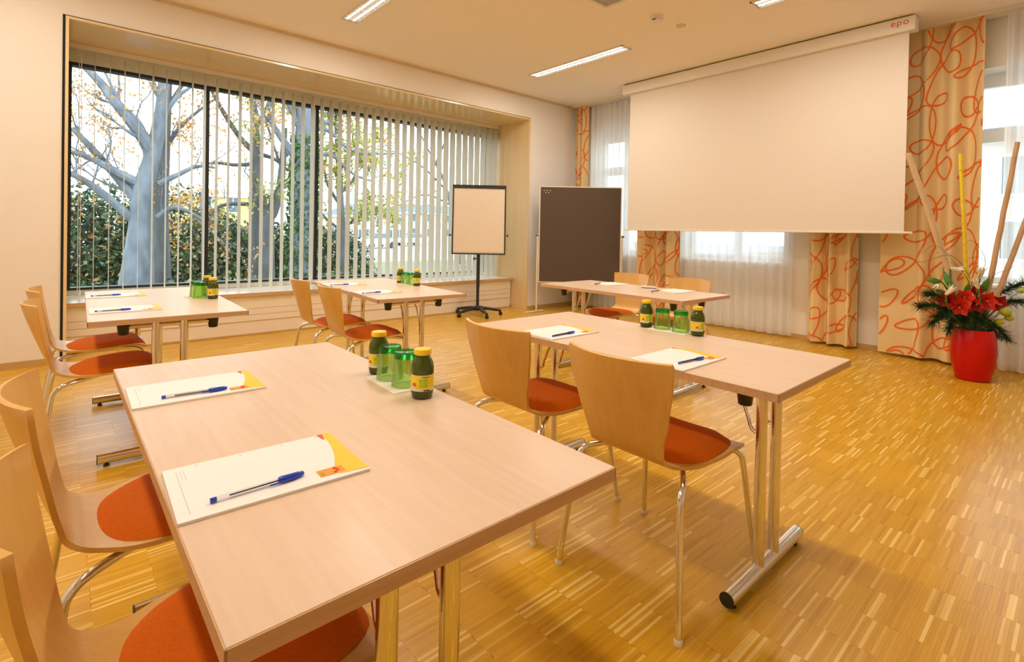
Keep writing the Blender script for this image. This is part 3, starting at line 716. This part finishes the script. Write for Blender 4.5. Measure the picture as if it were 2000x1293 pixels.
# ------------------------------------------------------------------ vase and flowers
VX, VY, VD = 5.87, .66, 4.40
vs_ = thing('vase', 'tall glossy red vase standing on the parquet by the curtain', 'vase', (VX, VY, 0))
MB().lathe([(.098, 0), (.115, .006), (.128, .06), (.146, .14), (.156, .24), (.151, .33), (.138, .405), (.127, .432), (.119, .430), (.128, .40), (.136, .32)], 48, cap1=False).build('body', m_vase, vs_, smooth=True)
MB().lathe([(.001, .40), (.127, .40)], 32, cap1=False).build('floral_foam', mat('foam', (.03, .07, .02), .9), vs_)
m_amar = mat('red_petal', (.34, .002, .004), .45, var=.25, scale=60, spec=.25)
m_amar2 = mat('scarlet_petal', (.58, .018, .003), .45, var=.2, scale=60, spec=.25)
m_lily = mat('white_petal', (.86, .80, .66), .5, var=.05)
m_stam = mat('stamen', (.85, .75, .35), .6)
m_stem = mat('green_stem', (.10, .22, .03), .5, var=.2)
m_leaf = mat('green_leaf', (.07, .20, .02), .45, var=.3, scale=30)
m_pine = island('pine_needle', [(0., (.010, .045, .016)), (.6, (.025, .085, .025)), (1., (.08, .15, .03))], .6)[0]
m_fruit = mat('green_fruit', (.42, .50, .03), .35, var=.15, scale=30)
m_pole = mat('pale_pole', (.72, .55, .33), .6, var=.12, scale=12, stretch=(1, 1, .3))
m_pole2 = mat('tan_pole', (.60, .38, .20), .6, var=.15, scale=12, stretch=(1, 1, .3))
m_bamboo = mat('yellow_stick', (.85, .62, .02), .5, var=.1)
m_twig = mat('dark_twig', (.06, .035, .02), .7)
def FP(px, py, dz=0.): return at_depth(px, py, VD+dz)
def frame_to(d):
    d = d.normalized(); a = Vector((0, 0, 1)) if abs(d.z) < .95 else Vector((1, 0, 0)); x = a.cross(d).normalized(); y = d.cross(x)
    return Matrix(((x.x, y.x, d.x, 0), (x.y, y.y, d.y, 0), (x.z, y.z, d.z, 0), (0, 0, 0, 1)))
def petal(length, width, flare, cup):
    def f(u, v):
        wv = width*math.sin(PI*min(1, .12+.88*v)**.8)*(1-.15*v)
        s = (u-.5)*2; rad = .006+flare*v**1.5; z = length*v*(1-.35*v*flare/.06)
        return Vector((rad-cup*(s*s)*.3, s*wv*.5, z))
    return f
root_in = Vector((VX, VY, .41))
def bloom(name, px, py, dz, face, m, n, length, width, flare, label, cat, group, stem=True, bent=0):
    c = FP(px, py, dz); r = thing(name, label, cat, c, 0, group); Fm = frame_to(face)
    for k in range(n):
        M = Fm @ Matrix.Rotation(2*PI*k/n+random.uniform(-.1, .1), 4, 'Z') @ Matrix.Translation((0, 0, -length*.5))
        MB().grid(4, 6, petal(length*random.uniform(.92, 1.05), width, flare*(1 if k % 2 else .85), .012), M).build('petal', m, r, smooth=True)
    st = MB()
    for k in range(5): a = 2*PI*k/5; st.tube([Fm @ Vector((0, 0, -length*.4)), Fm @ Vector((.008*math.cos(a), .008*math.sin(a), length*.35))], .0012, 5)
    st.build('stamens', m_stam, r)
    if stem:
        b = root_in+Vector((random.uniform(-.08, .08), random.uniform(-.08, .08), 0))-c; e = Fm @ Vector((0, 0, -length*.5))
        MB().tube(spline([e, e+(b-e)*.35-face.normalized()*.03, b], 5), .006, 8).build('stem', m_stem, r, smooth=True)
tocam = (CAM-Vector((VX, VY, .9))).normalized()
AM = [(1849, 587, -.06, (-.5, .3, .1), 0, 'dark red amaryllis bloom beside the white lilies'), (1874, 600, -.12, (.0, 0, -.1), 1, 'scarlet amaryllis bloom, brightest of the bunch, over the vase rim'),
      (1884, 582, -.06, (0, 0, .25), 1, 'scarlet amaryllis bloom above the brightest one'), (1908, 594, -.08, (0, 0, -.1), 0, 'deep red amaryllis bloom in the middle of the bunch'),
      (1928, 588, -.11, (.1, -.2, .05), 1, 'scarlet amaryllis bloom next to the green pods'), (1950, 594, -.08, (.1, -.5, -.1), 0, 'deep red amaryllis bloom hanging beside the green pods'),
      (1908, 568, -.02, (0, 0, .6), 0, 'small deep red amaryllis bud standing above the bunch')]
for i, (px, py, dz, d, mm, lb) in enumerate(AM):
    k = .65 if i == 6 else 1.
    bloom('amaryllis_bloom', px, py, dz, tocam+Vector(d), (m_amar, m_amar2)[mm], 6, .105*k, .098*k, .085*k, lb, 'flower', 'red amaryllis blooms')
LI = [(1872, 526, -.03, Vector((.35, -.75, -.1)), 'white lily trumpet lying almost level below the poles'), (1858, 566, -.12, Vector((.25, -.5, .65)), 'white lily trumpet just above the scarlet blooms'),
      (1830, 556, -.03, Vector((-.3, .05, -.9)), 'white lily trumpet hanging beside the green leaves'), (1905, 551, -.08, Vector((-.1, .3, .8)), 'small white lily bud at the foot of the yellow stick'),
      (1917, 530, 0, Vector((.0, -.15, 1)), 'cream lily opening upwards behind the yellow stick')]
for px, py, dz, d, lb in LI:
    bloom('lily_bloom', px, py, dz, d, m_lily, 6, .115, .034, .034, lb, 'flower', 'white lilies')
# leaves
for px, py, q, ln, lb in ((1850, 545, (.2, .35, .8), .20, 'broad green leaf rising beside the white lilies'), (1890, 566, (-.1, -.1, .7), .16, 'broad green leaf above the red blooms'),
                     (1840, 572, (-.3, .6, .35), .16, 'broad green leaf spreading over the pine sprigs'), (1925, 556, (.0, -.3, .9), .16, 'broad green leaf by the tan poles'), (1822, 548, (-.2, .9, .1), .12, 'small green leaf tip beside the hanging lily')):
    c = FP(px, py, -.02); d = Vector(q).normalized(); sd_ = d.cross(tocam).normalized()
    r = thing('flower_leaf', lb, 'leaf', c, 0, 'green leaves in the vase')
    MB().grid(4, 8, lambda u, v: d*(v-.5)*ln+sd_*((u-.5)*.05*math.sin(PI*min(.97, v+.08)))+tocam*(.02*math.sin(PI*v)-.012*abs(u-.5))).build('blade', m_leaf, r, smooth=True)
    MB().tube(spline([-d*ln*.5, (root_in-c)*.5-d*ln*.2, root_in-c], 4), .0035, 6).build('stalk', m_stem, r)
# pine sprigs
def sprig(px, py, d, ln, lb, nl=.105, dens=210, dz=0.):
    c = FP(px, py, dz); d = Vector(d).normalized(); r = thing('pine_sprig', lb, 'pine sprig', c, 0, 'pine sprigs in the vase')
    ax_ = spline([-d*ln*.5, Vector((0, 0, .01)), d*ln*.5-Vector((0, 0, .02))], 6)
    b = root_in-c
    MB().tube(spline([b*.9, b*.5, -d*ln*.5], 3)+ax_[1:], .003, 6).build('twig', m_twig, r)
    q = MB()
    for k in range(dens*2):
        p = ax_[random.randrange(len(ax_))]+Vector((random.uniform(-.006, .006),)*3)
        dr = (d*random.uniform(.2, 1)+Vector((random.gauss(0, .55), random.gauss(0, .55), random.gauss(-.1, .45)))).normalized()*nl*random.uniform(.6, 1.1)
        s_ = dr.cross(Vector((random.random(), random.random(), random.random()))).normalized()*.0026
        q.add([p-s_, p+s_, p+dr], [(0, 1, 2)])
    o = q.build('needles', m_pine, r); o['kind'] = 'stuff'
for px, py, d, ln, lb in ((1822, 598, (-.4, .8, .1), .17, 'pine sprig reaching out over the patterned curtain'), (1842, 618, (-.3, .5, -.35), .17, 'pine sprig drooping beside the vase on the curtain side'),
                      (1862, 628, (-.5, .2, -.45), .15, 'pine sprig over the vase rim under the scarlet bloom'), (1900, 628, (-.4, -.1, -.3), .15, 'pine sprig over the middle of the vase rim'),
                      (1925, 632, (-.2, -.4, -.4), .16, 'pine sprig over the vase rim under the green pods'), (1945, 640, (-.1, -.7, -.6), .17, 'pine sprig hanging below the green pods'),
                      (1835, 580, (-.2, .7, .35), .15, 'pine sprig under the hanging white lily'), (1985, 560, (.1, -.7, .45), .22, 'tall pine sprig arching beside the tan poles'), (1990, 590, (.1, -.9, .1), .22, 'long pine sprig spreading sideways past the green pods')):
    sprig(px, py, d, ln, lb)
for px, py, d, ln, lb in ((1852, 606, (-.5, .3, -.2), .15, 'dense pine sprig tucked behind the scarlet bloom'), (1886, 618, (-.6, .0, -.2), .14, 'dense pine sprig filling the middle under the blooms'), (1914, 616, (-.5, -.2, -.2), .14, 'dense pine sprig tucked under the deep red bloom')):
    sprig(px, py, d, ln, lb, .12, 260, -.04)
for px, py, rr, lb in ((1964, 609, .042, 'largest green pod beside the red blooms'), (1971, 621, .032, 'middle green pod partly behind the largest'), (1952, 629, .033, 'lowest green pod above the pine sprig'), (1994, 568, .025, 'small yellow pod among the tall pine sprigs')):
    c = FP(px, py, -.10); r = thing('seed_pod', lb, 'seed pod', c, 0, 'pods in the flower arrangement')
    n = 10; pf = [(max(.0008, rr*math.sin(PI*i/n)), -rr*.85*math.cos(PI*i/n)) for i in range(n+1)]
    MB().lathe(pf, 18, cap0=False, cap1=False).build('pod', m_fruit, r, smooth=True)
    MB().tube(spline([(0, 0, 0), (root_in-c)*.4+Vector((0, 0, .02)), (root_in-c)*.92], 5), .003, 6).build('stalk', m_stem, r)
# poles
def pole(a, b, dza, dzb, r0, m, lb, ring=0):
    A_, B_ = FP(*a, dza), FP(*b, dzb); end = B_+(B_-A_).normalized()*.02
    o = thing('decorative_pole', lb, 'pole', B_, 0, 'poles standing in the vase'); d = A_-B_
    pts = [d*t+Vector((random.gauss(0, .0014), random.gauss(0, .0014), 0)) for t in np.linspace(1, 0, 9)]+[root_in-B_+Vector((d.x, d.y, 0))*.02]
    MB().tube(pts, [r0*(.85+.15*i/9) for i in range(10)], 12).build('stem', m, o, smooth=True)
    for k in range(ring): p = pts[1+k*2]; MB().tube([p-d.normalized()*.004, p+d.normalized()*.004], r0*1.12, 12).build('node', m, o, smooth=True)
pole((1774, 300), (1850, 520), .02, .03, .026, m_pole, 'thick pale pole leaning towards the projection screen')
pole((1816, 430), (1856, 530), .05, .05, .013, m_pole, 'short thin pale pole beside the thick leaning pole')
pole((1876, 300), (1888, 545), .03, .03, .017, m_bamboo, 'bright yellow stick standing upright in the vase', 3)
pole((1988, 278), (1934, 550), .05, .02, .021, m_pole2, 'tan pole in front of the sheer, its tip highest')
pole((2030, 360), (1955, 560), .05, .02, .021, m_pole2, 'tan pole leaning out beside the other tan pole')
for i, pts in enumerate((((1900, 560), (1860, 500), (1800, 512), (1772, 500)), ((1895, 560), (1870, 520), (1830, 480), (1800, 495)), ((1905, 560), (1925, 510), (1900, 470), (1880, 480)), ((1930, 560), (1945, 535), (1968, 528), (1982, 518)))):
    q = [FP(px, py, -.02*j) for j, (px, py) in enumerate(pts)]; c = q[0]
    o = thing('curly_twig', ('thin curly twig bending over the patterned curtain', 'thin curly twig rising in front of the thick pale pole', 'thin curly twig looping round the yellow stick', 'thin dark twig between the two tan poles')[i], 'twig', c, 0, 'curly twigs in the vase')
    path = spline([root_in-c]+[a-c for a in q], 6); MB().tube(path, [.0025-.0017*k/len(path) for k in range(len(path))], 5).build('stem', m_twig, o)
    MB().tube(spline([path[12], path[12]+Vector((.03, .05, .03)), path[12]+Vector((.02, .11, .02))], 4), .0012, 5).build('side_shoot', m_twig, o)

# ------------------------------------------------------------------ outside
ZG = -.55
m_grass = mat('garden_ground', (.10, .13, .06), .95, var=.5, scale=1.2, c2=(.16, .13, .08))
struct(B(-60, 90, YB+.35, 26, ZG-.2, ZG).build('ground', m_grass), 'leaf-strewn garden ground outside the wide window', 'ground')
struct(B(-60, 120, 26, 140, ZG-.2, ZG-.01).build('street', mat('asphalt', (.22, .235, .26), .9, var=.1, scale=2)), 'pale grey street beyond the garden', 'street')
struct(B(XS+.5, 90, -60, YB+.35, ZG-.2, ZG-.01).build('yard', mat('yard_paving', (.45, .44, .42), .9, var=.15, scale=1)), 'pale paved yard outside the screen wall windows', 'ground')
m_bark = mat('grey_bark', (.125, .145, .175), .9, var=.35, scale=6, bump=.6, stretch=(1, 1, .35))
m_bark2 = mat('dark_bark', (.10, .105, .115), .9, var=.35, scale=6, bump=.6, stretch=(1, 1, .35))
m_autumn = island('autumn_leaf', [(0., (.55, .20, .04)), (.45, (.62, .32, .07)), (.75, (.60, .42, .10)), (1., (.40, .16, .05))], .7, transl=.4)[0]
m_ygreen = island('yellow_green_leaf', [(0., (.16, .22, .03)), (.4, (.34, .38, .05)), (.75, (.62, .55, .07)), (1., (.22, .28, .06))], .7, transl=.4)[0]
m_hedge = island('hedge_leaf', [(0., (.012, .040, .022)), (.45, (.03, .085, .04)), (.70, (.09, .15, .06)), (.84, (.35, .33, .12)), (.93, (.42, .20, .06)), (1., (.30, .42, .42))], .5, transl=.25)[0]
m_ivy = island('ivy_leaf', [(0., (.015, .06, .015)), (.6, (.04, .13, .03)), (1., (.10, .20, .05))], .5)[0]
def leaf_quads(P, size, flat=0.):
    n = len(P); a = rng.normal(size=(n, 3)); a /= np.linalg.norm(a, axis=1)[:, None]; b = np.cross(a, rng.normal(size=(n, 3))); b /= np.linalg.norm(b, axis=1)[:, None]
    s = size*rng.uniform(.6, 1.3, (n, 1)); P = np.asarray(P)
    V = np.stack([P-a*s, P+b*s*.55, P+a*s, P-b*s*.55], 1).reshape(-1, 3)
    return V, np.arange(4*n).reshape(-1, 4)
def leaves(name, P, size, m, parent):
    V, Fq = leaf_quads(P, size); me = bpy.data.meshes.new(name); me.from_pydata(V.tolist(), [], Fq.tolist()); me.materials.append(m)
    o = bpy.data.objects.new(name, me); COL.objects.link(o); o.parent = parent; o['kind'] = 'stuff'; return o
def tree(label, Y, trunk, branches, mleaf, nleaf, lsize, mb, twigs=3, group='garden trees outside the window', seed=1, ivy=0):
    """trunk / branches: lists of (px, py, radius_m, dy) on the plane y=Y"""
    rr = random.Random(seed)
    def W(t): p = on(1, t[0], t[1], Y+(t[3] if len(t) > 3 else 0)); return p
    base = W(trunk[0]); base.z = ZG; root = thing('tree', label, 'tree', base, 0, group)
    tp = [base]+[W(t) for t in trunk[1:]]; tr = [t[2] for t in trunk]
    sp_ = spline(tp, 5); rs = list(np.interp(np.linspace(0, 1, len(sp_)), np.linspace(0, 1, len(tr)), tr))
    MB().tube([p-base for p in sp_], rs, 12).build('trunk', mb, root, smooth=True)
    ends = []; tw = MB()
    def grow(p, d, ln, r, lev):
        pts = [p]; q = p.copy(); dd = d.copy()
        for k in range(5):
            dd = (dd+Vector((rr.gauss(0, .16), rr.gauss(0, .16), rr.gauss(.03, .14)))).normalized(); q = q+dd*ln/5; pts.append(q.copy())
        tw.tube([a-base for a in pts], [r*(1-.14*i) for i in range(6)], 5 if lev > 1 else 4, caps=False)
        if lev <= 1: ends.extend(pts[1:])
        if lev > 0:
            for k in range(rr.choice((3, 4))):
                i = rr.randrange(1, 6); nd = (dd+Vector((rr.gauss(0, .7), rr.gauss(0, .6), rr.gauss(.1, .6)))).normalized(); grow(pts[i], nd, ln*rr.uniform(.45, .7), r*.5, lev-1)
    for br in branches:
        bp = [W(t) for t in br]; brd = [t[2] for t in br]; s2 = spline(bp, 5)
        rs = list(np.interp(np.linspace(0, 1, len(s2)), np.linspace(0, 1, len(brd)), brd))
        MB().tube([p-base for p in s2], rs, 8).build('branch', mb, root, smooth=True)
        L_ = sum((b-a).length for a, b in zip(s2, s2[1:]))
        for k in range(max(3, int(L_*2.2))):
            i = rr.randrange(2, len(s2)-1); t = (s2[i+1]-s2[i]).normalized(); nd = (t+Vector((rr.gauss(0, .6), rr.gauss(0, .5), rr.gauss(.15, .6)))).normalized()
            grow(s2[i], nd, rr.uniform(.7, 1.5), max(.008, rs[i]*.35), twigs-1)
        ends.extend(s2[len(s2)//2:])
    if tw.v: tw.build('twigs', mb, root)['kind'] = 'stuff'
    if nleaf and ends:
        P = [ends[rr.randrange(len(ends))]-base+Vector((rr.gauss(0, .09), rr.gauss(0, .09), rr.gauss(-.03, .09))) for _ in range(nleaf)]
        leaves('foliage', P, lsize, mleaf, root)
    if ivy:
        P = []
        for _ in range(ivy):
            i = rr.randrange(len(sp_)//2+2); a = rr.uniform(0, 2*PI); r = np.interp(i/len(sp_), np.linspace(0, 1, len(tr)), tr)+rr.uniform(0, .07); q = sp_[i].lerp(sp_[i+1], rr.random())-base
            P.append(q+Vector((r*math.cos(a), r*math.sin(a), 0)))
        leaves('ivy', P, .06, m_ivy, root)
    return root
tree('big grey tree with two stems and spreading autumn branches behind the blind', 13.,
     [(262, 600, .36), (270, 520, .28), (273, 440, .19), (280, 370, .18), (296, 310, .15), (310, 250, .13), (319, 180, .11), (322, 100, .09), (325, -60, .07)],
     [[(300, 300, .15), (270, 255, .12), (230, 205, .10), (195, 160, .08, .3), (150, 115, .06, .4), (100, 70, .04)], [(276, 360, .10), (225, 335, .08), (180, 310, .06), (120, 290, .03)],
      [(272, 395, .12), (215, 330, .08, .2), (170, 280, .06), (140, 250, .04)], [(290, 330, .09), (285, 280, .07), (272, 240, .05), (235, 200, .03), (200, 130, .02)], [(262, 430, .09), (190, 370, .07), (140, 340, .05), (90, 325, .03)],
      [(318, 200, .07), (290, 150, .05), (262, 100, .04), (240, 60, .03)], [(316, 230, .06), (345, 190, .045), (372, 170, .03), (410, 140, .02)], [(308, 360, .07), (350, 340, .05), (385, 325, .04), (420, 328, .02)], [(305, 425, .05), (340, 405, .05), (380, 420, .04), (405, 440, .03)],
      [(320, 150, .05), (350, 110, .04), (390, 70, .03)]], m_autumn, 3000, .038, m_bark, 3, seed=4)
tree('dark second stem close behind the big grey tree', 13.9, [(318, 600, .2), (314, 480, .17), (313, 400, .16), (318, 300, .14), (324, 200, .11), (328, 90, .09)],
     [[(318, 300, .06), (350, 250, .04), (390, 215, .03), (425, 190, .02)], [(322, 220, .05), (360, 160, .04), (400, 110, .02)]], m_autumn, 1400, .045, m_bark2, 3, seed=9)
tree('dark slim tree beside the yellow house with crossing branches', 15., [(500, 600, .19), (501, 480, .17), (500, 380, .17), (499, 300, .15), (497, 240, .11), (490, 150, .08), (485, 60, .05)],
     [[(500, 300, .09), (470, 270, .07), (440, 225, .06), (410, 170, .04), (395, 130, .03)], [(500, 320, .06), (460, 322, .05), (420, 318, .04), (385, 325, .02)], [(503, 300, .07), (535, 310, .05), (560, 330, .04), (590, 350, .02)],
      [(498, 260, .05), (520, 210, .04), (540, 160, .03), (560, 110, .02)], [(500, 400, .06), (455, 398, .05), (425, 405, .04), (405, 425, .03)], [(494, 190, .05), (460, 150, .03), (440, 100, .02)]], m_autumn, 2800, .045, m_bark2, 3, seed=12)
tree('forked dark tree between the yellow house and the ivy trunk', 14.4, [(522, 600, .20), (522, 500, .18), (523, 430, .17), (534, 415, .12), (545, 375, .11), (552, 320, .09), (556, 250, .07)],
     [[(523, 430, .13), (514, 395, .10), (508, 360, .08)], [(552, 310, .05), (580, 280, .04), (600, 230, .03)], [(550, 330, .04), (530, 270, .03), (515, 220, .02)]], m_ygreen, 900, .05, m_bark2, 2, seed=15)
tree('thick blue-grey trunk wrapped in green ivy', 12.5, [(588, 600, .34), (590, 500, .31), (592, 400, .29), (596, 300, .26), (600, 220, .24), (602, 120, .20), (604, 0, .14)],
     [[(590, 330, .12), (565, 290, .09), (540, 255, .07), (525, 215, .04), (545, 170, .03)], [(598, 280, .08), (575, 230, .06), (558, 180, .05), (540, 120, .03)], [(598, 250, .06), (640, 255, .05), (680, 290, .04), (720, 300, .03), (770, 300, .02)],
      [(600, 220, .06), (640, 240, .05), (660, 200, .03), (700, 165, .02)], [(594, 330, .06), (640, 300, .05), (690, 340, .03), (730, 355, .02)]], m_autumn, 1500, .05, m_bark, 3, seed=21, ivy=2600)
tree('leafy yellow-green tree past the ivy trunk', 16., [(668, 600, .16), (668, 480, .13), (664, 380, .11), (660, 300, .08), (655, 220, .05)],
     [[(664, 400, .06), (640, 360, .05), (630, 310, .03)], [(662, 380, .06), (690, 350, .05), (705, 310, .03)], [(660, 320, .05), (645, 260, .04), (640, 210, .02)], [(662, 340, .05), (685, 290, .03), (690, 250, .02)], [(668, 450, .05), (640, 430, .04), (625, 410, .02)], [(668, 450, .05), (700, 420, .04), (712, 400, .02)]],
     m_ygreen, 5200, .075, m_bark2, 3, seed=27)
tree('thin bare tree in front of the white houses', 20., [(905, 600, .12), (890, 480, .10), (880, 400, .08), (862, 340, .06), (840, 300, .04)],
     [[(870, 370, .05), (830, 330, .04), (780, 300, .03), (730, 290, .02)], [(880, 400, .05), (830, 380, .04), (780, 400, .02), (740, 410, .015)], [(860, 340, .04), (820, 260, .03), (790, 210, .02)], [(850, 320, .04), (880, 250, .03), (900, 190, .02)]], m_autumn, 120, .05, m_bark2, 3, seed=33)
# hedge bushes
def bush(x, y, rx, ry, h, n, label, m=None, lsize=.075, seed=0, grp='hedge bushes in the garden'):
    r_ = np.random.default_rng(seed); root = thing('bush', label, 'bush', (x, y, ZG), 0, grp)
    u = r_.normal(size=(n, 3)); u /= np.linalg.norm(u, axis=1)[:, None]; u[:, 2] = np.abs(u[:, 2])*1.0
    k = r_.uniform(.72, 1.04, (n, 1))+.08*np.sin(u[:, :1]*9+u[:, 1:2]*7)
    P = u*k*np.array([rx, ry, h]); sel = r_.random(n) < .35; P[sel, 2] *= r_.random(sel.sum())
    leaves('foliage', P, lsize, m or m_hedge, root)
    q = MB(); 
    for i in range(7): a = i*.9; q.tube(spline([(0, 0, 0), (rx*.3*math.cos(a), ry*.3*math.sin(a), h*.4), (rx*.55*math.cos(a), ry*.55*math.sin(a), h*.75)], 3), .03, 6)
    q.build('stems', m_bark2, root)
HB = [(120, 17.5, 1.6, 2.3, 'hedge bush behind the lowest branches of the big tree'), (215, 18, 1.7, 2.5, 'hedge bush behind the foot of the big grey trunk'), (345, 18, 1.9, 2.45, 'tall dark hedge bush between big tree and yellow house'),
      (425, 17, 1.3, 1.75, 'lower hedge bush in front of the yellow house'), (480, 19, 1.5, 1.3, 'low hedge bush at the foot of the slim dark tree'), (560, 17.5, 1.5, 1.5, 'hedge bush behind the ivy trunk'), (645, 18, 1.6, 1.4, 'low hedge bush under the yellow-green tree')]
for i, (px, y, rx, h, lb) in enumerate(HB):
    p = on(1, px, 480, y); bush(p.x, y, rx, 1.0, h+.15-ZG*.4, 5200, lb, seed=40+i)
for i, (px, y, lb) in enumerate(((180, 11, 'low shrub close to the glass by the big trunk'), (350, 11.2, 'low shrub close to the glass between big trunk and yellow house'), (470, 11.5, 'low shrub close to the glass before the slim tree'), (660, 12, 'low shrub close to the glass past the ivy trunk'))):
    p = on(1, px, 520, y); bush(p.x, y, .95, .6, .75, 1500, lb, lsize=.05, seed=60+i, grp='low shrubs near the glass')
# buildings
def building(label, x0, x1, y, z1, wallm, rows, cols, wz0, wdz, ww, wh, roofm, roofh=1.2, depth=10, face='y', mstone=None):
    r = thing('house', label, 'building', (0, 0, 0))
    wq = B(x0, x1, y, y+depth, ZG-.1, z1).build('wall', wallm, r)
    B(x0-.25, x1+.25, y-.3, y+depth+.3, z1, z1+.3).build('cornice', mstone or m_white, r)
    MB().add([(x0-.3, y-.4, z1+.3), (x1+.3, y-.4, z1+.3), (x1+.3, y+depth+.4, z1+.3), (x0-.3, y+depth+.4, z1+.3), (x0+1.5, y+depth/2, z1+.3+roofh), (x1-1.5, y+depth/2, z1+.3+roofh)], [(0, 1, 5, 4), (1, 2, 5), (2, 3, 4, 5), (3, 0, 4), (3, 2, 1, 0)]).build('roof', roofm, r)
    for i in range(rows):
        for j in range(cols):
            cx = x0+(x1-x0)*(j+.5)/cols; z0 = wz0+i*wdz
            f = B(cx-ww/2-.08, cx+ww/2+.08, y-.06, y, z0-.08, z0+wh+.08).build('window_frame', m_white, r)
            B(cx-ww/2, cx-.03, y-.065, y-.055, z0, z0+wh).build('pane', m_paneD, f); B(cx+.03, cx+ww/2, y-.065, y-.055, z0, z0+wh).build('pane', m_paneD, f)
m_paneD = mat('far_pane', (.08, .12, .14), .1)
m_yel = mat('yellow_render', (.80, .56, .20), .9, var=.06, scale=1); m_cream = mat('cream_render', (.50, .46, .40), .9, var=.04, scale=1); m_pink = mat('salmon_render', (.78, .50, .38), .9, var=.04, scale=1)
m_roof = mat('brown_roof', (.42, .22, .13), .9, var=.2, scale=3); m_slate = mat('slate_roof', (.10, .15, .20), .8, var=.2, scale=3)
a = on(1, 398, 370, 42); b = on(1, 498, 370, 42)
building('yellow rendered house with brown roof seen between the trees', a.x-.8, b.x+1.2, 42, on(1, 440, 385, 42).z, m_yel, 2, 3, .3, 2.0, .75, 1.05, m_roof, .6)
a = on(1, 690, 400, 62); b = on(1, 790, 400, 62)
building('white house with slate roof beyond the street', a.x, b.x, 62, on(1, 740, 425, 62).z, m_cream, 2, 5, 0.2, 2.1, .8, 1.1, m_slate, 1.6)
a = on(1, 800, 400, 70); b = on(1, 965, 400, 70)
building('long cream house at the far end of the street', a.x, b.x, 70, on(1, 860, 420, 70).z, m_cream, 2, 8, 0.4, 2.3, .9, 1.2, m_slate, 1.5)
a = on(1, 640, 430, 58); b = on(1, 690, 430, 58)
building('small salmon house behind the yellow-green tree', a.x, b.x, 58, on(1, 660, 440, 58).z, m_pink, 1, 2, .4, 2, .8, 1.1, m_roof, .8)
# building seen through the side window
ys_ = thing('house', 'pale house opposite the side window with balcony rail', 'building', (0, 0, 0))
B(22, 30, -4, 3.2, ZG-.1, 4.4).build('wall', m_cream, ys_); B(21.6, 30.4, -4.4, 3.6, 4.4, 4.7).build('roof', m_slate, ys_)
for j in range(3):
    for i in range(2): B(21.93, 22, -3+j*2, -2+j*2, .6+i*2, 1.9+i*2).build('window_frame', m_white, ys_); B(21.9, 21.94, -2.92+j*2, -2.08+j*2, .68+i*2, 1.82+i*2).build('pane', m_paneD, ys_)
# parked cars
def car(px, y, label, rz):
    p = on(1, px, 487, y); r = thing('parked_car', label, 'car', (p.x, y, ZG), rz, 'cars parked in the street')
    mc = mat('white_car_paint', (.80, .82, .85), .3, coat=.5)
    body = [(-2.05, .35), (-2.1, .75), (-1.75, .88), (-.9, .93), (.0, .95), (1.5, .95), (2.0, .85), (2.1, .6), (2.05, .35)]
    q = MB(); n = len(body); vs = [(x, s*.82, z) for s in (-1, 1) for x, z in body]
    q.add(vs, [tuple(range(n-1, -1, -1)), tuple(range(n, 2*n))]+[(i, (i+1) % n, n+(i+1) % n, n+i) for i in range(n)]).build('body', mc, r, bevel=.04)
    cab = [(-1.2, .93), (-.55, 1.42), (.75, 1.45), (1.55, .95)]; n = 4; vs = [(x, s*(.72 if z < 1 else .58), z) for s in (-1, 1) for x, z in cab]
    q = MB().add(vs, [(3, 2, 1, 0), (4, 5, 6, 7)]+[(i, (i+1) % n, n+(i+1) % n, n+i) for i in range(n)]); q.build('cabin_glass', m_paneD, r, bevel=.02)
    B(-.6, .8, -.57, .57, 1.43, 1.47).build('roof_panel', mc, r)
    for x in (-1.3, 1.3):
        for s in (-1, 1): MB().tube([(x, s*.68, .32), (x, s*.84, .32)], .32, 18).build('wheel', m_black, r, smooth=True)
car(735, 46, 'white car parked nearer the yellow-green tree', .3); car(805, 53, 'white car parked nearer the long cream house', .3)
